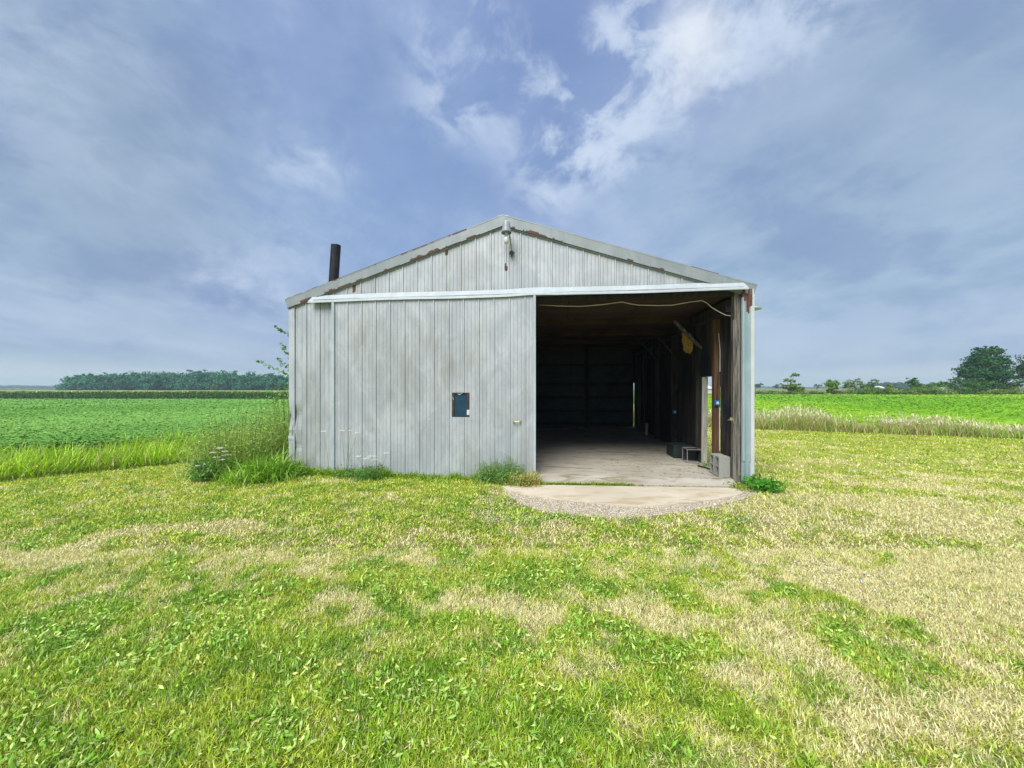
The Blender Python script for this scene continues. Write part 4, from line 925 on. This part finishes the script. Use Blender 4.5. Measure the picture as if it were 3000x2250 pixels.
# low hedge
parts = []
for _ in range(95):
    x = random.uniform(2190, 3060); Y = random.uniform(76.5, 82); h = random.uniform(1.0, 2.3) if x > 2480 else random.uniform(.6, 1.4); ww = random.uniform(1.5, 3.4)
    X = at(x, Y); cd, cl = random.choice([((.07, .15, .03), (.19, .32, .05)), ((.11, .18, .04), (.28, .38, .09)), ((.04, .12, .03), (.12, .25, .045))])
    parts.append(crown_leaves([(X, Y, h * .4, ww / 2, ww / 2, h * .5)], 420, .2, cd, cl, hollow=.2))
V, T, c = join(parts); tag(np_mesh('hedgerow', V, T, 'far_leaf', None, c), 'low scrubby hedgerow along the far edge of the right field', kind='stuff')
# pale stubble verge in front of hedge (grass)
X = rng.uniform(at(2190, 77), at(2500, 77), 5000); Y = rng.uniform(75.2, 76.6, 5000)
V, T, c = blades(np.column_stack([X, Y, gz(X, Y)]), rng.uniform(.2, .5, 5000), np.full(5000, .12), rng.uniform(0, 6.28, 5000), rng.uniform(0, .5, 5000), rng.uniform(0, .5, 5000), jit((.45, .42, .2), 5000, .2, .04))
tag(np_mesh('verge_grass', V, T, 'far_leaf', None, c), 'pale dry grass verge at the far edge of the right field', kind='stuff')
# woods left
def woods(name, label, x0, x1, Y0, topf, rows, nper, leaf, cd, cl, step, dY=9, per=700):
    parts = []; 
    for r_ in range(rows):
        Y = Y0 + r_ * dY; x = x0 + random.uniform(0, step) + r_ * step * .4
        while x < x1:
            Yj = Y + random.uniform(-3, 3); H = (topf(x) * random.uniform(.78, 1.10)); Wd = random.uniform(.9, 1.5) * step * Yj / F * 1.3; X = at(x, Yj); zb = float(gz(np.array([X]), np.array([Yj]))[0])
            zt = EYE + H * Yj / F; hh = zt - zb; k = random.uniform(.7, 1.3); t_ = random.random()
            cdd = [a * k for a in cd]; cll = [a * k * (1.15 if t_ > .8 else 1) for a in cl]
            lb = [(X, Yj, zb + hh * .62, Wd * .5, Wd * .5, hh * .36), (X - Wd * .25, Yj - Wd * .2, zb + hh * .35, Wd * .45, Wd * .45, hh * .3), (X + Wd * .3, Yj, zb + hh * .5, Wd * .4, Wd * .4, hh * .3), (X + random.uniform(-.3, .3) * Wd, Yj - 1, zb + hh * .8, Wd * .28, Wd * .3, hh * .2)]
            parts.append(crown_leaves(lb, per if r_ < 2 else per // 2, leaf, cdd, cll)); x += step * random.uniform(.6, 1.2)
    V, T, c = join(parts); return tag(np_mesh(name, V, T, 'far_leaf', None, c), label, kind='stuff')
tp = lambda x: float(np.interp(x, [185, 215, 260, 340, 440, 520, 590, 640, 720, 790, 850, 1000], [30, 37, 40, 46, 47, 48, 50, 50, 46, 40, 38, 36]))
woods('woods', 'dense dark green woodlot on the left skyline', 205, 960, 250, tp, 4, 1, .95, (.022, .135, .08), (.07, .25, .125), 27, per=1500)
tree('small_tree', 'small yellow green tree at the foot of the left woods', at(622, 240), 240, 6.6, 5.2, rl(7, 22, .5, .85), 500, .6, (.10, .16, .03), (.18, .24, .05), zb=-2.3)
woods('distant_treeline', 'faint far treeline at the left horizon', -60, 230, 900, lambda x: 5 + 3 * vn(x / 40, 1, 4), 2, 1, 3.2, (.05, .09, .06), (.08, .13, .08), 14, dY=40, per=260)
woods('distant_woods', 'distant blue green woods beyond the right hedgerow', 2545, 2830, 420, lambda x: 12 + 6 * vn(x / 30, 1, 6), 2, 1, 1.9, (.03, .07, .045), (.06, .12, .06), 13, dY=30, per=420)
woods('distant_woods', 'thin far treeline behind the hedgerow gaps at right', 2200, 3080, 1100, lambda x: 2.5 + 3 * vn(x / 35, 1, 8), 1, 1, 3.6, (.05, .09, .07), (.08, .13, .08), 11, dY=40, per=180)
# far farm buildings
def far_barn(x, Y, wpx, zt, label, name='farm_building', zb0=0, col='white_roof'):
    X = at(x, Y); W_ = wpx * Y / F; o = empty(name, (X, Y, zb0), 0, label, 'farm building'); h = zt - zb0
    MB().box(-W_ * .46, W_ * .46, 0, 8, 0, h * .55).build('wall', 'whitetrim', o)
    mb = MB(); a = h * .55 + .01
    mb.poly([(-W_ / 2, -.4, a), (W_ / 2, -.4, a), (W_ * .38, 4, h), (-W_ * .38, 4, h)]); mb.poly([(W_ / 2, -.4, a), (W_ / 2, 8.4, a), (W_ * .38, 4, h)]); mb.poly([(-W_ / 2, 8.4, a), (-W_ / 2, -.4, a), (-W_ * .38, 4, h)]); mb.poly([(W_ / 2, 8.4, a), (-W_ / 2, 8.4, a), (-W_ * .38, 4, h), (W_ * .38, 4, h)])
    mb.build('roof', col, o)
far_barn(2585, 300, 22, 3.2, 'distant white roofed building behind the hedgerow bushes'); far_barn(2762, 320, 18, 3.0, 'distant low pale building left of the tallest tree')
far_barn(2080, 120, 24, 2.6, 'white building seen through the gap in the barn side wall'); far_barn(157, 700, 14, .9, 'tiny white roof on the far left horizon', zb0=-2.2)

# ------------------------------------------------------------------ plants by the barn
def sprig(P0, H, n_leaf, Ls, W, col, lean=(0, 0), spread=.12):
    t = rng.uniform(.12, 1, n_leaf); P = np.array(P0)[None] + np.stack([lean[0] * t * H, lean[1] * t * H, t * H], 1) + rng.normal(0, spread, (n_leaf, 3)) * (1, 1, .25)
    return leaves(P, Ls * rng.uniform(.6, 1.4, n_leaf), np.full(n_leaf, W), .7, jit(col, n_leaf, .3, .07), .5)
def weed(name, label, u, v, H, Rr, nb, nl, colb, coll, cat='weeds', seeds=None, bw_=(.006, .014), ll=.05, lean=.45, world=None, group=None, stems=0, lw=.022):
    X, Y, _ = bw(u, v) if world is None else (*world, 0)
    o = empty(name, (X, Y, 0), 0, label, cat, group); parts = []
    if nb:
        P = rng.normal(0, Rr * .45, (nb, 2)); P3 = np.column_stack([P, np.zeros(nb)]); hh = H * rng.uniform(.35, 1.05, nb) * np.exp(-(np.hypot(P[:, 0], P[:, 1]) / (Rr * 1.3)) ** 2)
        parts.append(blades(P3, np.maximum(hh, .05), rng.uniform(*bw_, nb), rng.uniform(0, 6.28, nb), np.abs(rng.normal(0, lean, nb)), rng.uniform(.2, 1.4, nb), jit(colb, nb, .3, .07)))
        V, T, c = join(parts); np_mesh('blades', V, T, 'grass', o, c)
    if nl:
        parts = []; ns = max(3, nl // 28)
        mb = MB()
        for _ in range(ns):
            a = random.uniform(0, 6.28); r_ = Rr * math.sqrt(random.random()) * .8; x, y = r_ * math.cos(a), r_ * math.sin(a); h = H * random.uniform(.5, 1.05) * (1 - .35 * r_ / Rr); lx, ly = x / Rr * .25, y / Rr * .25
            mb.tube([(x, y, 0), (x + lx * h * .5, y + ly * h * .5, h * .5), (x + lx * h, y + ly * h, h)], [.005, .004, .002], 4)
            parts.append(sprig((x, y, 0), h, nl // ns, ll, lw, coll, (lx, ly), .045 + .05 * Rr))
        V, T, c = join(parts); np_mesh('leaves', V, T, 'leaf', o, c); mb.build('stem', mat_stem, o)
    return o
mat_stem = mat_simple('green_stem', (.12, .20, .04), (.22, .26, .08), (20, 20, 20), .7)
YG = (.34, .44, .05); GG = (.14, .36, .03); DG = (.08, .20, .035); BG = (.10, .22, .07)
# big rough weed patch at the left corner of the barn
weed('weed_bush', 'brownish seeding weed bush at the left end of the barn front', 0, 0, 1.25, .70, 2600, 5200, (.48, .60, .14), (.36, .54, .12), world=px(690, 1385), ll=.045, bw_=(.004, .009), lean=.3)
weed('weed_bush', 'taller airy weeds behind the seeding bush by the left barn corner', 0, 0, 1.75, .95, 2600, 5600, (.46, .62, .15), (.36, .58, .13), world=(-4.9, 8.6), ll=.05, bw_=(.004, .009), lean=.25)
weed('leafy_weed', 'dark leafy weeds low at the left foot of the seeding bush', 0, 0, 0.5, .42, 300, 2200, (.16, .34, .05), (.16, .34, .07), world=px(640, 1400), ll=.07, lw=.03)
weed('grass_clump', 'lush arching grass clump at the left barn corner', 0, 0, .80, .45, 620, 0, (.26, .48, .05), GG, world=px(790, 1402), bw_=(.014, .026), lean=.55)
weed('grass_clump', 'arching bright grass between the leafy weeds and the barn corner', 0, 0, .58, .42, 560, 0, (.34, .56, .06), GG, world=px(722, 1408), bw_=(.012, .022), lean=.6)
weed('grass_clump', 'green grass against the corner sheet of the barn', -4.15, -.18, .38, .28, 500, 0, (.22, .42, .03), GG, bw_=(.008, .016))
weed('fine_weed', 'feathery green mound below the white flowers at the door foot', -2.55, -.22, .30, .36, 1300, 700, (.13, .30, .05), (.12, .30, .06), bw_=(.003, .006), ll=.03)
weed('fine_weed', 'low feathery tuft left of the mound at the door foot', -3.0, -.2, .24, .26, 500, 300, (.20, .36, .05), (.16, .32, .05), bw_=(.003, .006), ll=.03)
weed('blue_green_weed', 'blue green branching weeds at the right foot of the sliding door', -.28, -.22, .44, .28, 400, 2000, (.20, .42, .05), (.20, .38, .11), ll=.035, lw=.014)
weed('blue_green_weed', 'sparse taller weeds against the door left of the yellow clump', .0, -.18, .46, .22, 200, 1100, (.20, .42, .05), (.20, .38, .12), ll=.03, lw=.014)
weed('foxtail_clump', 'yellowing foxtail clump at the corner of doorway and apron', .30, -.42, .36, .26, 700, 300, (.46, .42, .12), (.36, .42, .10), bw_=(.006, .013), ll=.04)
weed('foxtail_clump', 'greener low foxtail beside the yellowing clump', .02, -.42, .22, .26, 500, 300, (.30, .40, .07), (.24, .36, .06), bw_=(.005, .011), ll=.04)
weed('leafy_weed', 'deep green leafy weed at the right barn corner', 3.98, -.26, .27, .24, 260, 900, GG, (.10, .34, .03), ll=.07, lw=.028)
weed('leafy_weed', 'yellow green sprouts at the right end of the concrete floor', 3.66, -.30, .15, .20, 260, 260, (.34, .42, .07), (.30, .40, .07), ll=.045)
weed('leafy_weed', 'small weeds inside the side opening of the barn', 3.60, 1.12, .17, .17, 60, 240, GG, (.20, .36, .08), ll=.05)
# grass along the foot of the front and in the slab joint
parts = []
n_ = 9000; u = rng.uniform(UL - .1, .45, n_); v = -.09 - np.abs(rng.normal(0, .09, n_)); dens = fbm(u * 1.7, u * 0, 71, 3); k = rng.random(n_) < np.where(u < -2.2, .95, .35 + .5 * (dens > .5)); u, v, dens = u[k], v[k], dens[k]; n_ = len(u)
X = u * ca + v * sa; Y = D0 - u * sa + v * ca; L = np.where(u < -2.2, .17, .09) * rng.uniform(.4, 1.5, n_) * (.6 + .9 * dens)
parts.append(blades(np.column_stack([X, Y, 0 * X]), L, rng.uniform(.006, .012, n_), rng.uniform(0, 6.28, n_), np.abs(rng.normal(0, .4, n_)), rng.uniform(.2, 1.2, n_), jit((.26, .42, .03), n_, .35, .08)))
for u0, hh in ((-.98, .24), (-1.0, .17), (-.62, .2), (-.35, .18), (-1.75, .16), (-3.75, .2), (-.14, .2), (-1.35, .12)):
    n_ = 22; X, Y, _ = bw(u0, -.16); P = np.array([[X, Y, 0]]) + rng.normal(0, .025, (n_, 3)) * (1, 1, 0); parts.append(blades(P, hh * rng.uniform(.6, 1.3, n_), rng.uniform(.007, .013, n_), rng.uniform(0, 6.28, n_), np.abs(rng.normal(0, .3, n_)), rng.uniform(.2, 1.2, n_), jit((.24, .42, .03), n_, .3, .06)))
V, T, c = join(parts); tag(np_mesh('foot_grass', V, T, 'grass', None, c), 'uncut grass along the foot of the barn front', kind='stuff')
n_ = 3000; t = rng.beta(1.2, 1.6, n_); k = t * 0 + rng.random(n_) < np.where(t < .5, 1, .12 + .5 * (fbm(t * 30, t * 0, 72, 2) > .55)); t = t[k]; n_ = len(t)
u = .45 + 3.1 * t; v = -.425 + .22 * t + rng.normal(0, .012, n_); X = u * ca + v * sa; Y = D0 - u * sa + v * ca
V, T, c = blades(np.column_stack([X, Y, .02 + 0 * X]), np.where(t < .5, .07, .035) * rng.uniform(.4, 1.3, n_), rng.uniform(.005, .010, n_), rng.uniform(0, 6.28, n_), np.abs(rng.normal(0, .5, n_)), rng.uniform(.2, 1.2, n_), jit(np.where((t < .5)[:, None], np.array([.28, .42, .04]), np.array([.28, .24, .12])), n_, .3, .06))
tag(np_mesh('joint_grass', V, T, 'grass', None, c), 'grass growing in the joint between floor and apron', kind='stuff')
# white umbel flowers
def lace(u, v, H, label, heads, world=None, cl=True):
    X, Y, _ = bw(u, v) if world is None else (*world, 0)
    o = empty('white_umbel_flower', (X, Y, 0), 0, label, 'wildflower', 'white wildflowers by the barn'); mb = MB()
    for (dx_, h, r_) in heads:
        tx = dx_; mb.tube([(0, 0, 0), (tx * .35, -.01, h * .45), (tx * .8, -.02, h * .8), (tx, -.03, h - .005)], [.004, .003, .002, .002], 5)
        n_ = 60; r_ = r_ * 1.35; a = rng.uniform(0, 6.28, n_); q_ = r_ * np.sqrt(rng.random(n_)); P = np.column_stack([tx + q_ * np.cos(a), -.03 + q_ * np.sin(a), h + .006 + .25 * (r_ - q_) * .5 + rng.normal(0, .003, n_)])
        V, T, c = leaves(P, np.full(n_, .016), np.full(n_, .014), .2, jit((.82, .84, .78), n_, .06, .01), 1.2); np_mesh('flower_head', V, T, 'leaf', o, c)
    mb.build('stem', mat_stem, o)
lace(-3.28, -.25, .82, 'single tall white umbel in front of the door left edge', [(-.09, .82, .035)])
lace(-2.98, -.25, .86, 'tall three headed white umbel plant against the door stain', [(-.05, .84, .035), (.11, .84, .03), (.22, .80, .035)])
lace(-2.55, -.32, .42, 'low white umbel cluster on the feathery mound', [(-.12, .40, .035), (.02, .36, .05), (.12, .40, .06), (.16, .34, .05)])
lace(-2.3, -.32, .46, 'white umbel leaning right of the low cluster', [(.13, .46, .035)])
lace(0, 0, .6, 'group of white umbels over the dark leafy weeds', [(-.16, .50, .04), (-.03, .58, .05), (.05, .52, .04), (.08, .46, .05), (-.1, .42, .04), (.0, .38, .03)], world=px(655, 1412))
lace(0, 0, .3, 'small low white umbels at the left edge of the weed bush', [(-.08, .30, .03), (.02, .24, .03), (-.2, .28, .025)], world=px(618, 1412))
# sapling behind the left corner
sx, sy, _ = bw(-4.72, .75); sap = empty('sapling', (sx, sy, 0), 0, 'slender sapling reaching out behind the left barn corner', 'tree')
mb = MB(); parts = []
def pb(x, y, Yd): return Vector(((x - CX) / F * Yd - sx, Yd - sy, EYE + (HY - y) * Yd / F))
Yd = sy
mb.tube([(0.05, 0, 0), (.10, 0, 1.0), (.12, .03, 1.9), (.10, .0, 2.6)], [.022, .018, .012, .006], 8)
for pts_ in ([(880, 1010), (855, 985), (825, 968), (803, 955)], [(875, 1075), (855, 1050), (835, 1030), (826, 1008)], [(880, 1110), (845, 1098), (800, 1078), (758, 1058)], [(875, 1100), (850, 1080), (825, 1065), (812, 1050)], [(880, 1130), (850, 1150), (815, 1158), (800, 1180)], [(885, 1120), (855, 1140), (820, 1138), (768, 1146)], [(880, 1090), (862, 1060), (858, 1020)]):
    p3 = [pb(x, y, Yd + random.uniform(-.15, .15)) for x, y in pts_]; mb.tube(p3, [.006, .004, .003, .0015][:len(p3)], 5)
    for a_, b_ in zip(p3[:-1], p3[1:]):
        for q in range(14):
            t = (q + random.random()) / 14; P = np.array([list(a_.lerp(b_, t))]) + rng.normal(0, .022, (1, 3)); s = random.uniform(.05, .095)
            parts.append(leaves(P, np.array([s]), np.array([s * .62]), .8, jit((.16, .34, .08), 1, .3, .05), .3))
V, T, c = join(parts); np_mesh('leaves', V, T, 'leaf', sap, c); mb.build('trunk', 'bark', sap)
# thistle-like dark seed heads over the weed bush
mb = MB(); parts = []
o = empty('seeding_thistle', (*px(690, 1380), 0), 0, 'spindly stems with small dark seed heads above the weed bush', 'weeds'); ox, oy = px(690, 1380)
for (x, y) in [(646, 1212), (610, 1238), (667, 1233), (722, 1208), (745, 1240), (765, 1225), (700, 1262), (780, 1262), (590, 1262), (733, 1290)]:
    X = (x - CX) / F * oy - ox; Z = EYE + (HY - y) * oy / F; mb.tube([(X * .3, 0, 0), (X * .7, .03, Z * .6), (X, 0, Z)], [.004, .003, .002], 4); mb.lathe([(0, -.012), (.010, -.004), (.011, .006), (0, .016)], (X, 0, Z), 6)
mb.build('stem', M['darkwood'], o)

# ------------------------------------------------------------------ small things in the doorway
def cblock(u, v, label):
    o = empty('concrete_block', bw(u, v, FL + .002), -A, label, 'concrete block', 'concrete blocks by the right post'); W_, D_, H_ = .18, .17, .345; t = .028
    # upright: core openings face -u ; built as an extruded frame along u
    mb = MB()
    for (y0, y1, z0, z1) in ((-D_ / 2, -D_ / 2 + t, 0, H_), (D_ / 2 - t, D_ / 2, 0, H_), (-D_ / 2 + t, D_ / 2 - t, 0, t), (-D_ / 2 + t, D_ / 2 - t, H_ - t, H_), (-D_ / 2 + t, D_ / 2 - t, H_ / 2 - t / 2, H_ / 2 + t / 2)): mb.box(-W_ / 2, W_ / 2, y0, y1, z0, z1)
    mb.build('block_shell', 'block', o, bevel=.003); MB().box(W_ / 2 - .03, W_ / 2 - .02, -D_ / 2 + t + .001, D_ / 2 - t - .001, t + .001, H_ - t - .001).build('core_web', 'block', o)
cblock(3.575, .20, 'front grey concrete block standing on end beside the corner post'); cblock(3.565, .40, 'second grey concrete block standing on end behind the front one')
o = empty('wire_crate', bw(3.50, 1.50, FL), -A, 'dark open metal frame crate on the floor near the side opening', 'crate')
mb = MB(); W_, D_, H_ = .27, .30, .27
for x in (-W_ / 2, W_ / 2):
    for y in (-D_ / 2, D_ / 2): mb.bar((x, y, 0), (x, y, H_), .012, .012)
for z in (.006, H_):
    for y in (-D_ / 2, D_ / 2): mb.bar((-W_ / 2, y, z), (W_ / 2, y, z), .012, .012)
    for x in (-W_ / 2, W_ / 2): mb.bar((x, -D_ / 2, z), (x, D_ / 2, z), .012, .012)
mb.build('frame', 'steel', o); mb = MB(); mb.box(-W_ / 2 + .01, W_ / 2 - .01, -D_ / 2 + .01, D_ / 2 - .01, H_ - .02, H_ - .012).box(W_ / 2 - .012, W_ / 2 - .007, -D_ / 2 + .01, D_ / 2 - .01, .02, H_ - .03).box(-W_ / 2 + .01, W_ / 2 - .01, D_ / 2 - .015, D_ / 2 - .008, .02, H_ - .03); mb.build('panel', 'black', o)
o = empty('storage_box', bw(3.45, 2.15, FL), -A, 'low dark green box behind the wire crate against the wall', 'box')
mgb = mat_simple('dark_green_metal', (.012, .022, .02), (.03, .042, .036), (8, 8, 8), .5)
MB().box(-.2, .2, -.28, .28, 0, .24).build('body', mgb, o, bevel=.01); MB().box(-.21, .21, -.29, .29, .242, .27).build('lid', mgb, o, bevel=.005)
ob = MB().box(-.052, .052, -.02, .02, 0, 1.72).build('weathered_plank', 'palewood', None, bevel=.004); ob.location = bw(3.685, 1.36, FL); ob.rotation_euler = (0, R(.6), -A); tag(ob, 'pale grey weathered plank standing upright in the side opening', 'plank')
ob = MB().box(-.04, .04, -.015, .015, 0, .38).build('short_board', 'palewood', None, bevel=.003); ob.location = bw(3.58, 6.0, FL); ob.rotation_euler = (0, R(2), -A); tag(ob, 'short grey board leaning far back along the right inner wall', 'board')
# insulation scrap: lumpy sheet
bm = bmesh.new(); ns_, nt_ = 12, 16; vs = []
for i in range(ns_ + 1):
    for j in range(nt_ + 1):
        a = i / ns_ - .5; b_ = j / nt_; w_ = .11 * (1 - .25 * abs(b_ - .4) * 2 + .25 * (vn(b_ * 6, 3, 3) - .5)); vs.append(bm.verts.new((a * 2 * w_ + .03 * b_, .03 * (vn(a * 7, b_ * 7, 2) - .5), .40 * (1 - b_) + .05 * (vn(a * 5, 0, 8) - .5) * b_)))
for i in range(ns_):
    for j in range(nt_): a = i * (nt_ + 1) + j; bm.faces.new([vs[k] for k in (a, a + 1, a + nt_ + 2, a + nt_ + 1)])
me = bpy.data.meshes.new('insulation_scrap'); bm.to_mesh(me); bm.free(); ob = link('insulation_scrap', me, 'insul'); ob.modifiers.new('t', 'SOLIDIFY').thickness = .04
ob.location = bw(3.46, 1.66, 2.34); ob.rotation_euler = (0, 0, -A); tag(ob, 'torn yellow insulation hanging from the knee brace at right', 'insulation')
# cable draped below the ceiling
pts_ = []
for (x, y) in [(1578, 893), (1640, 896.5), (1700, 897.5), (1760, 893), (1822, 884), (1846, 890), (1872, 894), (1930, 895), (1970, 894), (2020, 885), (2056, 880.5), (2070, 887), (2084, 900), (2105, 913), (2125, 923), (2146, 926.5), (2152, 926.5)]:
    t = (x - CX) / F; v = .16; # intersect with plane v=const of the barn
    D_ = D0 + v / ca; uu = 0
    Yp = (D0 + v * ca + v * sa * sa / ca) / (1 + t * sa / ca); pts_.append((t * Yp, Yp, min(3.10, EYE + (HY - y) * Yp / F)))
ob = MB().tube(pts_, .0075, 6).build('cable', 'cable', None, smooth=True); tag(ob, 'cream cable sagging under the ceiling across the doorway', 'cable')
hs = [bw(u_, v_, z_) for (u_, v_, z_) in ((3.45, 1.0, FL + .02), (3.52, .82, FL + .025), (3.60, .62, FL + .02), (3.68, .56, FL + .015))]
tag(MB().tube(hs, .014, 8).build('hose', 'black', None, smooth=True), 'short black hose end lying on the floor by the blocks', 'hose')
# dry leaves on the floor
n_ = 150; u = 3.6 - np.abs(rng.normal(0, 1.1, n_)); u = np.clip(u, .6, 3.6); v = rng.uniform(-.2, 3.5, n_) ** 1.0; P3 = np.array([bw(a, b, FL + .004) for a, b in zip(u, np.maximum(v, .02))])
V, T, c = leaves(P3, rng.uniform(.02, .085, n_), rng.uniform(.012, .035, n_), .05, jit((.10, .065, .03), n_, .4, .1), 3.0)
tag(np_mesh('leaf_litter', V, T, 'leaf', None, c), 'dry leaf scraps and crumbs scattered on the concrete floor', kind='stuff')

# ------------------------------------------------------------------ haze
HAZE = True
if HAZE:
    m = bpy.data.materials.new('haze_air'); m.use_nodes = True; m.node_tree.nodes.clear(); n = NT(m.node_tree)
    pv = n.node('ShaderNodeVolumePrincipled'); pv.inputs['Color'].default_value = (.72, .94, 1.0, 1); pv.inputs['Density'].default_value = .0005
    o_ = n.node('ShaderNodeOutputMaterial'); n.l.new(pv.outputs[0], o_.inputs['Volume'])
    hb = MB().box(-1600, 1600, -1600, 1600, -4.0, 24).build('haze', m); tag(hb, kind='stuff'); hb['label'] = 'thin pale haze over the far fields'
